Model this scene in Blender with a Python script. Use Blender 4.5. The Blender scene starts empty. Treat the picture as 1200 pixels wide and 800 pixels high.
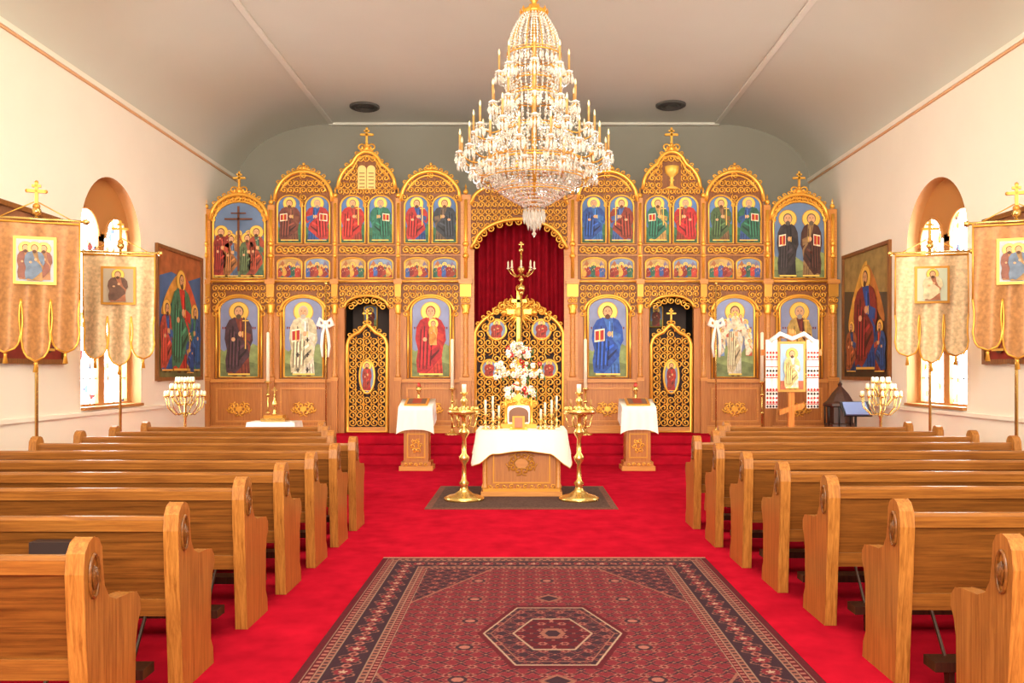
import bpy, math, random
import numpy as np
from mathutils import Vector
random.seed(7)
sin, cos, pi = math.sin, math.cos, math.pi
scene = bpy.context.scene

# ------------------------------------------------------------------ materials
def s2l(c):
    return c/12.92 if c <= 0.04045 else ((c+0.055)/1.055)**2.4
def hexc(h):
    return tuple(s2l(int(h[i:i+2], 16)/255) for i in (0, 2, 4))+(1,)
def hmul(h, k):
    return ''.join('%02X' % max(0, min(255, int(int(h[i:i+2], 16)*k))) for i in (0, 2, 4))
_m = {}
def base(name):
    m = bpy.data.materials.new(name); m.use_nodes = True
    nt = m.node_tree; b = nt.nodes['Principled BSDF']
    return m, nt, b
def plain(h, rough=0.6, metal=0.0, var=0.0, scale=20, bump=0.0, name=None, spec=None):
    key = (h, rough, metal, var, scale, bump)
    if key in _m: return _m[key]
    m, nt, b = base(name or 'paint_'+h)
    b.inputs['Roughness'].default_value = rough
    b.inputs['Metallic'].default_value = metal
    if spec is not None: b.inputs['Specular IOR Level'].default_value = spec
    c = hexc(h)
    if var or bump:
        tc = nt.nodes.new('ShaderNodeTexCoord')
        n = nt.nodes.new('ShaderNodeTexNoise'); n.inputs['Scale'].default_value = scale
        n.inputs['Detail'].default_value = 4
        nt.links.new(tc.outputs['Object'], n.inputs['Vector'])
        r = nt.nodes.new('ShaderNodeValToRGB')
        r.color_ramp.elements[0].position = 0.3; r.color_ramp.elements[1].position = 0.7
        r.color_ramp.elements[0].color = tuple(x*(1-var) for x in c[:3])+(1,)
        r.color_ramp.elements[1].color = tuple(min(1, x*(1+var)) for x in c[:3])+(1,)
        nt.links.new(n.outputs['Fac'], r.inputs['Fac'])
        nt.links.new(r.outputs['Color'], b.inputs['Base Color'])
        if bump:
            bp = nt.nodes.new('ShaderNodeBump'); bp.inputs['Strength'].default_value = bump
            bp.inputs['Distance'].default_value = 0.01
            nt.links.new(n.outputs['Fac'], bp.inputs['Height'])
            nt.links.new(bp.outputs['Normal'], b.inputs['Normal'])
    else:
        b.inputs['Base Color'].default_value = c
    _m[key] = m
    return m
def wood(name, dark, light, axis, rough=0.32, k=1.0):
    m, nt, b = base(name)
    tc = nt.nodes.new('ShaderNodeTexCoord')
    mp = nt.nodes.new('ShaderNodeMapping')
    sc = {'x': (1.2, 34, 34), 'z': (34, 34, 1.2)}[axis]
    mp.inputs['Scale'].default_value = tuple(q*k for q in sc)
    n = nt.nodes.new('ShaderNodeTexNoise'); n.inputs['Scale'].default_value = 1.9
    n.inputs['Detail'].default_value = 8; n.inputs['Roughness'].default_value = .70; n.inputs['Distortion'].default_value = 0.4
    r = nt.nodes.new('ShaderNodeValToRGB')
    r.color_ramp.elements[0].position = 0.36; r.color_ramp.elements[1].position = 0.62
    r.color_ramp.elements[0].color = hexc(dark); r.color_ramp.elements[1].color = hexc(light)
    nt.links.new(tc.outputs['Object'], mp.inputs['Vector']); nt.links.new(mp.outputs['Vector'], n.inputs['Vector'])
    nt.links.new(n.outputs['Fac'], r.inputs['Fac']); nt.links.new(r.outputs['Color'], b.inputs['Base Color'])
    b.inputs['Roughness'].default_value = rough
    return m
OAKH = wood('oak_horizontal', '73421A', '9E642A', 'x', .28)
OAKV = wood('oak_vertical', '86501E', 'B87A38', 'z', .28)
OAKB = wood('oak_back', '583210', '84501F', 'x', 0.32)
ICW = wood('iconostasis_wood', 'A4622A', 'BE7A38', 'z', 0.42)
ICW2 = wood('iconostasis_wood_light', 'B87434', 'D49246', 'x', 0.4)
ICD = wood('iconostasis_wood_dark', '74401A', '8E5624', 'z', 0.5)
DWOOD = wood('dark_wood', '25130C', '46261A', 'z', 0.35)
GOLD = plain('F0B44A', 0.33, 0.55, name='gilding')
GOLDD = plain('CE923A', 0.38, 0.5, name='old_gilding')
BRASS = plain('E2BE70', 0.24, 0.85, name='polished_brass')
WHITE = plain('F3EEE4', 0.8, name='white_linen')
CANDLE = plain('F4E9CF', 0.5, name='wax')
CTUBE = plain('A87A40', 0.45, name='candle_tube')
BLACK = plain('14100E', 0.6, name='black_void')
SKIN = plain('D9A57A', 0.6, name='icon_skin')
HALO = plain('F4C85C', 0.45, 0.25, name='halo_gold')
SKY = plain('7F97BA', 0.55, var=0.14, scale=3, name='icon_sky')
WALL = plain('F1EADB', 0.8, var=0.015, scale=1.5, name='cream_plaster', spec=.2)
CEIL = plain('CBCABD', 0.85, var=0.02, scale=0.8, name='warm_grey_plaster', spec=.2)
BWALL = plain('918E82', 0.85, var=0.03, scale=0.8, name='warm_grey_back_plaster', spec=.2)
TRIM = plain('E0B184', 0.6, name='trim_paint')
CTRIM = plain('D6D4C8', 0.7, name='ceiling_trim_paint')
CARPET = plain('A81428', 1.0, var=0.18, scale=5, bump=0.2, name='red_carpet', spec=0.0)
VELVET = plain('8A0A1C', 0.8, var=0.15, scale=6, name='red_velvet', spec=.1)
REVEAL = plain('C08C56', 0.6, name='window_reveal')
def crystal():
    m, nt, b = base('crystal')
    b.inputs['Base Color'].default_value = (0.90, 0.88, 0.82, 1)
    b.inputs['Roughness'].default_value = 0.06
    b.inputs['Metallic'].default_value = 0.5
    tr = nt.nodes.new('ShaderNodeBsdfTransparent'); mx = nt.nodes.new('ShaderNodeMixShader')
    mx.inputs[0].default_value = 0.72
    out = nt.nodes['Material Output']
    nt.links.new(tr.outputs[0], mx.inputs[1]); nt.links.new(b.outputs[0], mx.inputs[2]); nt.links.new(mx.outputs[0], out.inputs['Surface'])
    return m
CRYS = crystal()
def stained():
    m, nt, b = base('stained_glass')
    tc = nt.nodes.new('ShaderNodeTexCoord')
    v = nt.nodes.new('ShaderNodeTexVoronoi'); v.inputs['Scale'].default_value = 9
    r = nt.nodes.new('ShaderNodeValToRGB'); r.color_ramp.interpolation = 'CONSTANT'
    e = r.color_ramp.elements
    e[0].position = 0; e[0].color = (0.95, 0.97, 1, 1)
    e[1].position = 0.66; e[1].color = (0.4, 0.2, 0.05, 1)
    for p, c in ((0.72, (0.04, 0.06, 0.16, 1)), (0.76, (0.9, 0.92, 1, 1)), (0.9, (0.10, 0.014, 0.014, 1)), (0.93, (0.85, 0.9, 0.95, 1))):
        x = e.new(p); x.color = c
    tr = nt.nodes.new('ShaderNodeBsdfTransparent')
    nt.links.new(tc.outputs['Object'], v.inputs['Vector'])
    sp = nt.nodes.new('ShaderNodeSeparateColor')
    nt.links.new(v.outputs['Color'], sp.inputs[0]); nt.links.new(sp.outputs[0], r.inputs['Fac'])
    nt.links.new(r.outputs['Color'], tr.inputs['Color'])
    nt.links.new(tr.outputs[0], nt.nodes['Material Output'].inputs['Surface'])
    return m
STAIN = stained()

# ------------------------------------------------------------------ mesh builder
class MB:
    def __init__(s):
        s.v = []; s.f = []; s.mi = []; s.sm = []; s.mats = []
    def m(s, mat):
        if mat not in s.mats: s.mats.append(mat)
        return s.mats.index(mat)
    def add(s, vs, fs, mat, smooth=False):
        o = len(s.v); i = s.m(mat)
        s.v.extend(vs)
        for f in fs:
            s.f.append(tuple(a+o for a in f)); s.mi.append(i); s.sm.append(smooth)
    def box(s, x0, x1, y0, y1, z0, z1, mat):
        vs = [(x, y, z) for x in (x0, x1) for y in (y0, y1) for z in (z0, z1)]
        s.add(vs, [(0, 1, 3, 2), (4, 6, 7, 5), (0, 4, 5, 1), (2, 3, 7, 6), (0, 2, 6, 4), (1, 5, 7, 3)], mat)
    def prism(s, pts, y0, y1, mat):
        n = len(pts)
        vs = [(p[0], y0, p[1]) for p in pts]+[(p[0], y1, p[1]) for p in pts]
        fs = [tuple(range(n)), tuple(range(2*n-1, n-1, -1))]+[(i, (i+1) % n, (i+1) % n+n, i+n) for i in range(n)]
        s.add(vs, fs, mat)
    def prismx(s, pts, x0, x1, mat):
        n = len(pts)
        vs = [(x0, p[0], p[1]) for p in pts]+[(x1, p[0], p[1]) for p in pts]
        fs = [tuple(range(n)), tuple(range(2*n-1, n-1, -1))]+[(i, (i+1) % n, (i+1) % n+n, i+n) for i in range(n)]
        s.add(vs, fs, mat)
    def ell(s, cx, cz, rx, rz, y, mat, n=14, th=0.003):
        s.prism([(cx+rx*cos(2*pi*i/n), cz+rz*sin(2*pi*i/n)) for i in range(n)], y-th, y, mat)
    def tube(s, path, r, mat, sides=5, closed=False, cap=True):
        P = [Vector(p) for p in path]; n = len(P)
        if n < 2: return
        rs = r if isinstance(r, (list, tuple)) else [r]*n
        nrm = None; vs = []
        for i in range(n):
            if closed: t = P[(i+1) % n]-P[i-1]
            else: t = P[min(i+1, n-1)]-P[max(i-1, 0)]
            if t.length < 1e-9: t = Vector((0, 0, 1))
            t.normalize()
            if nrm is None:
                a = Vector((0, 1, 0)) if abs(t.y) < 0.9 else Vector((1, 0, 0))
                nrm = (a-t*a.dot(t)).normalized()
            else:
                nrm = nrm-t*nrm.dot(t)
                nrm = nrm.normalized() if nrm.length > 1e-6 else t.orthogonal().normalized()
            b = t.cross(nrm)
            for k in range(sides):
                a = 2*pi*k/sides
                q = P[i]+(nrm*cos(a)+b*sin(a))*rs[i]
                vs.append((q.x, q.y, q.z))
        fs = []
        for i in range(n if closed else n-1):
            j = (i+1) % n
            for k in range(sides):
                l = (k+1) % sides
                fs.append((i*sides+k, i*sides+l, j*sides+l, j*sides+k))
        if not closed and cap:
            fs.append(tuple(range(sides))[::-1]); fs.append(tuple((n-1)*sides+k for k in range(sides)))
        s.add(vs, fs, mat, True)
    def lathe(s, prof, cx, cy, cz, mat, seg=16, smooth=True):
        vs = []; n = len(prof)
        for r, z in prof:
            for k in range(seg):
                a = 2*pi*k/seg
                vs.append((cx+max(r, 1e-4)*cos(a), cy+max(r, 1e-4)*sin(a), cz+z))
        fs = [(i*seg+k, i*seg+(k+1) % seg, (i+1)*seg+(k+1) % seg, (i+1)*seg+k) for i in range(n-1) for k in range(seg)]
        fs.append(tuple(range(seg))[::-1]); fs.append(tuple((n-1)*seg+k for k in range(seg)))
        s.add(vs, fs, mat, smooth)
    def ball(s, cx, cy, cz, r, mat, seg=8, rz=None):
        rz = rz or r
        s.lathe([(r*sin(pi*i/6), -rz*cos(pi*i/6)) for i in range(7)], cx, cy, cz, mat, seg)
    def octa(s, x, y, z, r, h, mat):
        s.add([(x+r, y, z), (x, y+r, z), (x-r, y, z), (x, y-r, z), (x, y, z+h), (x, y, z-h)],
              [(0, 1, 4), (1, 2, 4), (2, 3, 4), (3, 0, 4), (1, 0, 5), (2, 1, 5), (3, 2, 5), (0, 3, 5)], mat)
    def strip(s, x0, x1, fb, ft, y0, y1, mat, n=20):
        vs = []; fs = []
        for i in range(n+1):
            x = x0+(x1-x0)*i/n
            b, t = fb(x), ft(x)
            vs += [(x, y0, b), (x, y0, t), (x, y1, b), (x, y1, t)]
        for i in range(n):
            a = 4*i; c = a+4
            fs += [(a, c, c+1, a+1), (a+2, a+3, c+3, c+2), (a+1, c+1, c+3, a+3), (a, a+2, c+2, c)]
        fs += [(0, 1, 3, 2), (4*n, 4*n+2, 4*n+3, 4*n+1)]
        s.add(vs, fs, mat)
def finish(name, mb, parent=None, bevel=0, rot=None, pivot=None):
    a = np.array(mb.v, dtype=float)
    mn = a.min(0); mx = a.max(0)
    o = np.array([(mn[0]+mx[0])/2, (mn[1]+mx[1])/2, mn[2]]) if pivot is None else np.array(pivot, dtype=float)
    a = a-o
    me = bpy.data.meshes.new(name)
    me.from_pydata(a.tolist(), [], mb.f)
    for m in mb.mats: me.materials.append(m)
    me.polygons.foreach_set('material_index', mb.mi)
    me.polygons.foreach_set('use_smooth', mb.sm)
    me.update()
    ob = bpy.data.objects.new(name, me); scene.collection.objects.link(ob)
    ob.location = o
    if parent:
        ob.parent = parent; ob.location = Vector(o)-parent.location
    if rot: ob.rotation_euler = rot
    if bevel:
        bm = ob.modifiers.new('bevel', 'BEVEL'); bm.width = bevel; bm.segments = 2; bm.limit_method = 'ANGLE'
        bm.angle_limit = math.radians(40)
    return ob
def empty(name, loc):
    e = bpy.data.objects.new(name, None); e.location = loc; e.empty_display_size = 0.2
    scene.collection.objects.link(e); return e

# ------------------------------------------------------------------ room
W = 5.95; ZT = 5.55; ZC = 6.76; YB = 17.8; YR = -4.0; XF = 4.0
mb = MB(); mb.box(-W-.3, W+.3, YR-.1, YB+.2, -.1, 0, CARPET); finish('floor', mb)
WY0, WY1, WSILL, WSPR = 11.46, 13.26, 1.08, 3.5
def side_wall(sg, name):
    mb = MB(); X = sg*W; XO = sg*(W+.3)
    def q(y0, y1, z0a, z1a, z0b=None, z1b=None, x=X):
        z0b = z0a if z0b is None else z0b; z1b = z1a if z1b is None else z1b
        mb.add([(x, y0, z0a), (x, y1, z0b), (x, y1, z1b), (x, y0, z1a)], [(0, 1, 2, 3)], WALL)
    c = (WY0+WY1)/2; r = (WY1-WY0)/2; n = 24
    for x in (X, XO):
        q(YR, WY0, 0, ZT+.08, x=x); q(WY1, YB, 0, ZT+.08, x=x); q(WY0, WY1, 0, WSILL, x=x)
        for i in range(n):
            a0 = pi-pi*i/n; a1 = pi-pi*(i+1)/n
            q(c+r*cos(a0), c+r*cos(a1), WSPR+r*sin(a0), ZT+.08, WSPR+r*sin(a1), ZT+.08, x=x)
    out = [(WY0, WSILL)]+[(c+r*cos(pi-pi*i/n), WSPR+r*sin(pi-pi*i/n)) for i in range(n+1)]+[(WY1, WSILL)]
    for i in range(len(out)):
        a = out[i]; b = out[(i+1) % len(out)]
        mb.add([(X, a[0], a[1]), (X, b[0], b[1]), (XO, b[0], b[1]), (XO, a[0], a[1])], [(0, 1, 2, 3)], REVEAL, True)
    mb.add([(X, YR, ZT+.08), (X, YB, ZT+.08), (XO, YB, ZT+.08), (XO, YR, ZT+.08)], [(0, 1, 2, 3)], WALL)
    finish(name, mb, pivot=(X, 0, 0))
side_wall(-1, 'wall_left'); side_wall(1, 'wall_right')
FR = plain('B67C42', 0.55, name='window_frame_wood')
LEAD = plain('6A5A48', 0.5, name='lead')
def window(sg, name):
    mb = MB(); xa = sg*6.12; xb = sg*6.18
    c = (WY0+WY1)/2; r = .9
    x0, x1 = min(xa, xb), max(xa, xb)
    def bx(y0, y1, z0, z1, m=FR, d=0): mb.box(x0-d, x1+d, y0, y1, z0, z1, m)
    hw = .35; cs = (c-.44, c+.44); spr = 3.55
    def outer(y): return WSPR+math.sqrt(max(0, r*r-(y-c)**2))
    bx(c-.9, cs[0]-hw, WSILL, 3.5); bx(cs[0]+hw, cs[1]-hw, WSILL, 3.6); bx(cs[1]+hw, c+.9, WSILL, 3.5)
    bx(c-.9, c+.9, WSILL, WSILL+.07, d=.02)
    def lo(y):
        for q in cs:
            if abs(y-q) < hw: return spr+math.sqrt(max(0, hw*hw-(y-q)**2))
        return spr-.06
    n = 72
    for i in range(n):
        y0 = c-.9+1.8*i/n; y1 = c-.9+1.8*(i+1)/n
        a, b = lo(y0), lo(y1); t, u = max(outer(y0), a+.001), max(outer(y1), b+.001)
        vs = [(x, y, z) for x in (x0, x1) for (y, z) in ((y0, a), (y1, b), (y1, u), (y0, t))]
        mb.add(vs, [(0, 1, 2, 3), (4, 7, 6, 5), (0, 4, 5, 1), (2, 6, 7, 3)], FR)
    xi = sg*6.11
    for q in cs:
        mb.tube([(xi, q+(hw)*cos(pi*i/14), spr+hw*sin(pi*i/14)) for i in range(15)], .025, FR)
        for z in (1.5, 1.95, 2.4, 2.85, 3.3): mb.box(x0+.02, x0+.035, q-hw, q+hw, z, z+.012, LEAD)
        for dy in (-.18, 0, .18): mb.box(x0+.02, x0+.035, q+dy-.006, q+dy+.006, WSILL+.07, spr+.25, LEAD)
    xg = sg*6.16
    for q in cs:
        k = 12; pg = [(q-hw, WSILL+.05), (q+hw, WSILL+.05)]+[(q+hw*cos(pi*i/k), spr+hw*sin(pi*i/k)) for i in range(k+1)]
        mb.add([(xg, p[0], p[1]) for p in pg], [tuple(range(len(pg)))], STAIN)
    s0, s1 = sorted((sg*5.90, sg*6.12))
    mb.box(s0, s1, WY0+.01, WY1-.01, WSILL, WSILL+.04, FR)
    finish(name, mb)
window(-1, 'window_1'); window(1, 'window_2')
mb = MB(); n = 16
prof = [(-XF-(W-XF)*sin(t), ZC-(ZC-ZT-.06)*(1-cos(t))) for t in [pi/2*(1-i/n) for i in range(n+1)]]
prof += [(-p[0], p[1]) for p in prof[::-1]]
vs = []
for x, z in prof: vs += [(x, YR, z), (x, YB, z)]
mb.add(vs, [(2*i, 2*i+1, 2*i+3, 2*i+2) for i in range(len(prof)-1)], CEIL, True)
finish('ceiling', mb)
mb = MB()
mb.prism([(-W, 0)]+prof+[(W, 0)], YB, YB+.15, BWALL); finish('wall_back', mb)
mb = MB()
mb.prism([(-W, 0)]+prof+[(W, 0)], YR-.15, YR, WALL); finish('wall_rear', mb)
for k, x in enumerate((-XF, XF)):
    mb = MB(); mb.box(x-.05, x+.05, YR, YB-.12, ZC-.035, ZC+.0, CTRIM); finish('trim_%d' % (k+1), mb, bevel=.01)
mb = MB(); mb.box(-XF-.05, XF+.05, YB-.12, YB, ZC-.05, ZC, CTRIM); finish('trim_3', mb)
for k, sg in enumerate((-1, 1)):
    mb = MB(); a, b = sorted((sg*W, sg*(W-.04))); mb.box(a, b, YR, YB, ZT, ZT+.07, WALL)
    a, b = sorted((sg*W, sg*(W-.025))); mb.box(a, b, YR, YB, ZT-.03, ZT, TRIM); finish('trim_%d' % (4+k), mb)
    mb = MB(); a, b = sorted((sg*W, sg*(W-.035))); mb.box(a, b, YR, 15.9, 1.0, 1.06, WALL)
    finish('trim_%d' % (6+k), mb, bevel=.008)
for nm, sg in (('left', -1), ('right', 1)):
    mb = MB(); a, b = sorted((sg*W, sg*(W-.03))); mb.box(a, b, YR, 14.6, 0, .2, WALL); finish('baseboard_'+nm, mb)
for k, (x, y) in enumerate(((-3.1, 16.6), (2.84, 16.5))):
    mb = MB()
    mb.lathe([(.29, 0), (.29, -.03), (.25, -.05), (.25, -.02), (.19, -.02), (.19, -.045), (.17, -.045), (.17, -.02), (.11, -.02), (.11, -.04), (.09, -.04), (.09, -.02), (0, -.03)], x, y, ZC, plain('4A4640', .6), 24)
    finish('ceiling_vent', mb)
mb = MB(); w_ = W-.035; ye = YB-.02
mb.box(-w_, w_, 14.6, ye, 0, .15, CARPET); mb.box(-w_, w_, 14.95, ye, .15, .30, CARPET); mb.box(-w_, w_, 15.3, ye, .30, .45, CARPET)
finish('altar_steps', mb, bevel=.015)

# ------------------------------------------------------------------ painted icon figures
def fig(mb, cx, z0, h, y, robe, mant, hair='5A3A22', beard=True, hs=1.0, w=None, book=False, cross=None, flip=1, detail=True):
    w = (w or .40*h)*flip
    R = plain(robe, .6, var=.3, scale=14); M = plain(mant, .6, var=.35, scale=12); H = plain(hair, .6)
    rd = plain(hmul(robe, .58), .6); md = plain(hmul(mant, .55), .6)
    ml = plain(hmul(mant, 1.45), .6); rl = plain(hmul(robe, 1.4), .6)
    def P(l, yy, m): mb.prism([(cx+a*w, z0+b*h) for a, b in l], yy-.003, yy, m)
    hz = z0+.87*h; r = .070*h*hs
    mb.ell(cx, hz, r*2.0, r*2.0, y-.001, plain('B8862E', .5, .2), 18); mb.ell(cx, hz, r*1.85, r*1.85, y-.003, HALO, 18)
    P([(-.40, 0), (-.38, .25), (-.48, .50), (-.46, .64), (-.34, .74), (-.12, .79), (.12, .79), (.34, .74), (.46, .64), (.48, .50), (.38, .25), (.42, 0)], y-.004, R)
    P([(-.46, .03), (-.50, .20), (-.44, .34), (-.53, .50), (-.49, .66), (-.36, .755), (-.14, .80), (-.04, .66), (.10, .52), (.34, .40), (.40, .26), (.22, .18), (.06, .10), (-.14, .02), (-.30, .05)], y-.008, M)
    P([(.53, .48), (.49, .66), (.36, .755), (.16, .80), (.20, .62), (.30, .48), (.44, .40)], y-.008, M)
    if detail:
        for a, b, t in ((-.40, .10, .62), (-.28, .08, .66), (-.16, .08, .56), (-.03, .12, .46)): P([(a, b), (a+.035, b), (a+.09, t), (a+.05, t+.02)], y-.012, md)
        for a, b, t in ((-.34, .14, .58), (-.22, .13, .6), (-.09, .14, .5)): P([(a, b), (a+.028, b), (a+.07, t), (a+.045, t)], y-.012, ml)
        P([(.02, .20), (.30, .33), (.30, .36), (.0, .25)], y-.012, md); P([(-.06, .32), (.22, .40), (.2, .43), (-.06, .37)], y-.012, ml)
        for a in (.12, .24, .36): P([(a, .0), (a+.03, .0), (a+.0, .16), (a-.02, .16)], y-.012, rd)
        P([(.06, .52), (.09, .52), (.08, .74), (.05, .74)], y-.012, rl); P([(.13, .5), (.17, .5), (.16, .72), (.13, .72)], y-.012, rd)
        P([(-.40, 0), (.42, 0), (.42, .022), (-.40, .022)], y-.013, HALO)
        mb.ell(cx-.14*w, z0-.006*h, abs(.10*w), .016*h, y-.012, plain('4A2A1A', .6), 8); mb.ell(cx+.2*w, z0-.006*h, abs(.10*w), .016*h, y-.012, plain('4A2A1A', .6), 8)
        P([(.42, .46), (.46, .56), (.20, .60), (.10, .57), (.12, .52)], y-.014, R); P([(.14, .52), (.17, .52), (.17, .60), (.14, .60)], y-.0165, HALO)
    mb.ell(cx+.06*w, z0+.565*h, abs(.075*w), .038*h, y-.016, SKIN, 8)
    mb.ell(cx-.20*w, z0+.49*h, abs(.075*w), .030*h, y-.017, SKIN, 8)
    if book:
        P([(-.44, .45), (-.10, .47), (-.10, .64), (-.44, .62)], y-.014, plain('F4E8CC', .6))
        P([(-.41, .475), (-.13, .49), (-.13, .62), (-.41, .60)], y-.018, plain('B02A20', .6))
        P([(-.29, .485), (-.25, .485), (-.25, .61), (-.29, .61)], y-.021, HALO)
    if cross:
        P([(.24, .36), (.275, .36), (.275, .84), (.24, .84)], y-.019, HALO); P([(.14, .74), (.38, .74), (.38, .755), (.14, .755)], y-.019, HALO)
    mb.ell(cx, hz+.06*r, r*.98, r*1.14, y-.009, H, 14)
    mb.ell(cx, hz-.06*r, r*.80, r*1.0, y-.013, SKIN, 12)
    P([(-.05, .76), (.05, .76), (.06, .83), (-.06, .83)], y-.012, SKIN) if not beard else None
    if beard: mb.ell(cx, hz-r*.98, r*.52, r*.50, y-.017, H, 10)
    if r > .04:
        dk = plain('3A2014', .6)
        for e in (-1, 1):
            mb.ell(cx+e*r*.32, hz+.1*r, r*.13, r*.07, y-.017, dk, 6)
            if r > .07: mb.ell(cx+e*r*.32, hz+.3*r, r*.18, r*.04, y-.017, plain('7A4A2A', .6), 6)
        mb.ell(cx, hz-.12*r, r*.06, r*.22, y-.017, plain('B88058', .6), 6)
        mb.ell(cx, hz-.46*r, r*.18, r*.05, y-.021, plain('A84A34', .6), 6)
def arch_pts(x0, x1, z0, z1, rise=None, n=12):
    c = (x0+x1)/2; r = (x1-x0)/2; rise = r if rise is None else rise
    return [(x0, z0), (x1, z0)]+[(c+r*cos(pi*i/n), z1-rise+rise*sin(pi*i/n)) for i in range(n+1)]
def icon(mi, mg, x0, x1, z0, z1, y, bg=SKY, rise=None, fr=.022, ground='6E7A4C', gh=.16, letters=True):
    pts = arch_pts(x0, x1, z0, z1, rise) if rise != 0 else [(x0, z0), (x1, z0), (x1, z1), (x0, z1)]
    mi.prism(pts, y-.01, y, bg)
    w, h = x1-x0, z1-z0
    if gh:
        mi.prism([(x0, z0), (x1, z0), (x1, z0+h*(gh+.22)), (x0+w*.85, z0+h*(gh+.26)), (x0+w*.6, z0+h*(gh+.1)), (x0+w*.3, z0+h*(gh+.24)), (x0+w*.12, z0+h*(gh+.16)), (x0, z0+h*(gh+.2))], y-.0115, y-.01, plain(hmul(ground, 1.25), .6, var=.25, scale=9))
        mi.prism([(x0, z0), (x1, z0), (x1, z0+h*gh), (x0+w*.7, z0+h*gh*1.25), (x0+w*.4, z0+h*gh*.8), (x0, z0+h*gh*1.15)], y-.013, y-.01, plain(ground, .6, var=.3, scale=9))
        if letters:
            for sg in (0, 1):
                for k in range(3):
                    xx = x0+w*(.09+.055*k) if sg == 0 else x1-w*(.09+.055*k)
                    mi.box(xx-w*.016, xx+w*.016, y-.013, y-.01, z0+h*.60, z0+h*.60+h*.028, plain('7A2A1E', .6))
    mg.tube([(p[0], y-.012, p[1]) for p in pts], fr, GOLD, 4, closed=True)

# ------------------------------------------------------------------ iconostasis
S = .016; YI = 16.0; XC = -.09
def X(px): return XC+(px-608.5)*S
def Z(py): return 1.62-(py-434)*S
def spiral(mg, cx, cz, R, a0, d, y, r=.012, turns=1.4, n=13, mat=None):
    pts = []
    for i in range(n):
        t = i/(n-1); a = a0+d*turns*2*pi*t; q = R*(1-.82*t)
        pts.append((cx+q*cos(a), y-.012*t, cz+q*sin(a)))
    mg.tube(pts, [r*(.75+.5*i/(n-1)) for i in range(n)], mat or GOLD, 4)
def fill(mg, x0, x1, z0, z1, test, y, step=.15, sym=True):
    c = (x0+x1)/2; nx = max(1, round((x1-x0)/step)); nz = max(1, round((z1-z0)/step))
    for j in range(nz):
        for i in range(nx):
            x = x0+(i+.5)*(x1-x0)/nx; z = z0+(j+.5)*(z1-z0)/nz
            if not test(x, z): continue
            d = 1 if x < c-1e-6 else -1
            if j % 2: d = -d
            spiral(mg, x, z, step*.56, (pi/2 if j % 2 else -pi/2)+d*.6, d, y, r=step*.105)
            if (i+j) % 2 == 0: mg.ball(x+step*.45*d, y-.01, z+step*.3, step*.12, GOLD, 5)
def finial_cross(mg, x, z, h, y, mat=GOLD):
    t = h*.055; w = h*.3
    mg.ball(x, y, z+h*.12, h*.13, mat, 8)
    mg.box(x-t, x+t, y-t, y+t, z, z+h, mat)
    mg.box(x-w, x+w, y-t, y+t, z+h*.62, z+h*.62+2*t, mat)
    mg.box(x-w*.5, x+w*.5, y-t, y+t, z+h*.82, z+h*.82+1.6*t, mat)
    for q in ((x-w, z+h*.62+t), (x+w, z+h*.62+t), (x, z+h)): mg.ball(q[0], y, q[1], h*.07, mat, 6)

ico = empty('iconostasis', (XC, YI, .45))
FRM = MB(); G = MB(); I = MB()
ZB = .45
PALL = [('A83A2A', '7E2420'), ('2E6A56', '983828'), ('A8322A', 'C89840'), ('2F5A98', '8A2A22'), ('4A7A58', '2A5A4A'), ('A04028', 'B0362A'), ('6A4A7A', '3A5A98')]
UP = {('B', -1): [('7A4A36', '6E3A2E'), ('34589A', 'A8322E')], ('C', -1): [('983A2E', 'B8322A'), ('347A64', '2C6A54')], ('D', -1): [('345290', 'A82E2C'), ('6A5A4A', '3A4048')],
      ('D', 1): [('3A70B4', '2E5298'), ('44609A', '8A3A2A')], ('C', 1): [('B89050', '2C6A54'), ('903A2A', 'B82A2A')], ('B', 1): [('7A5A3A', '48603A'), ('34528A', '2E624A')]}
pi_i = [0]
def nextpal():
    pi_i[0] += 1; return PALL[pi_i[0] % len(PALL)]
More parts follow.
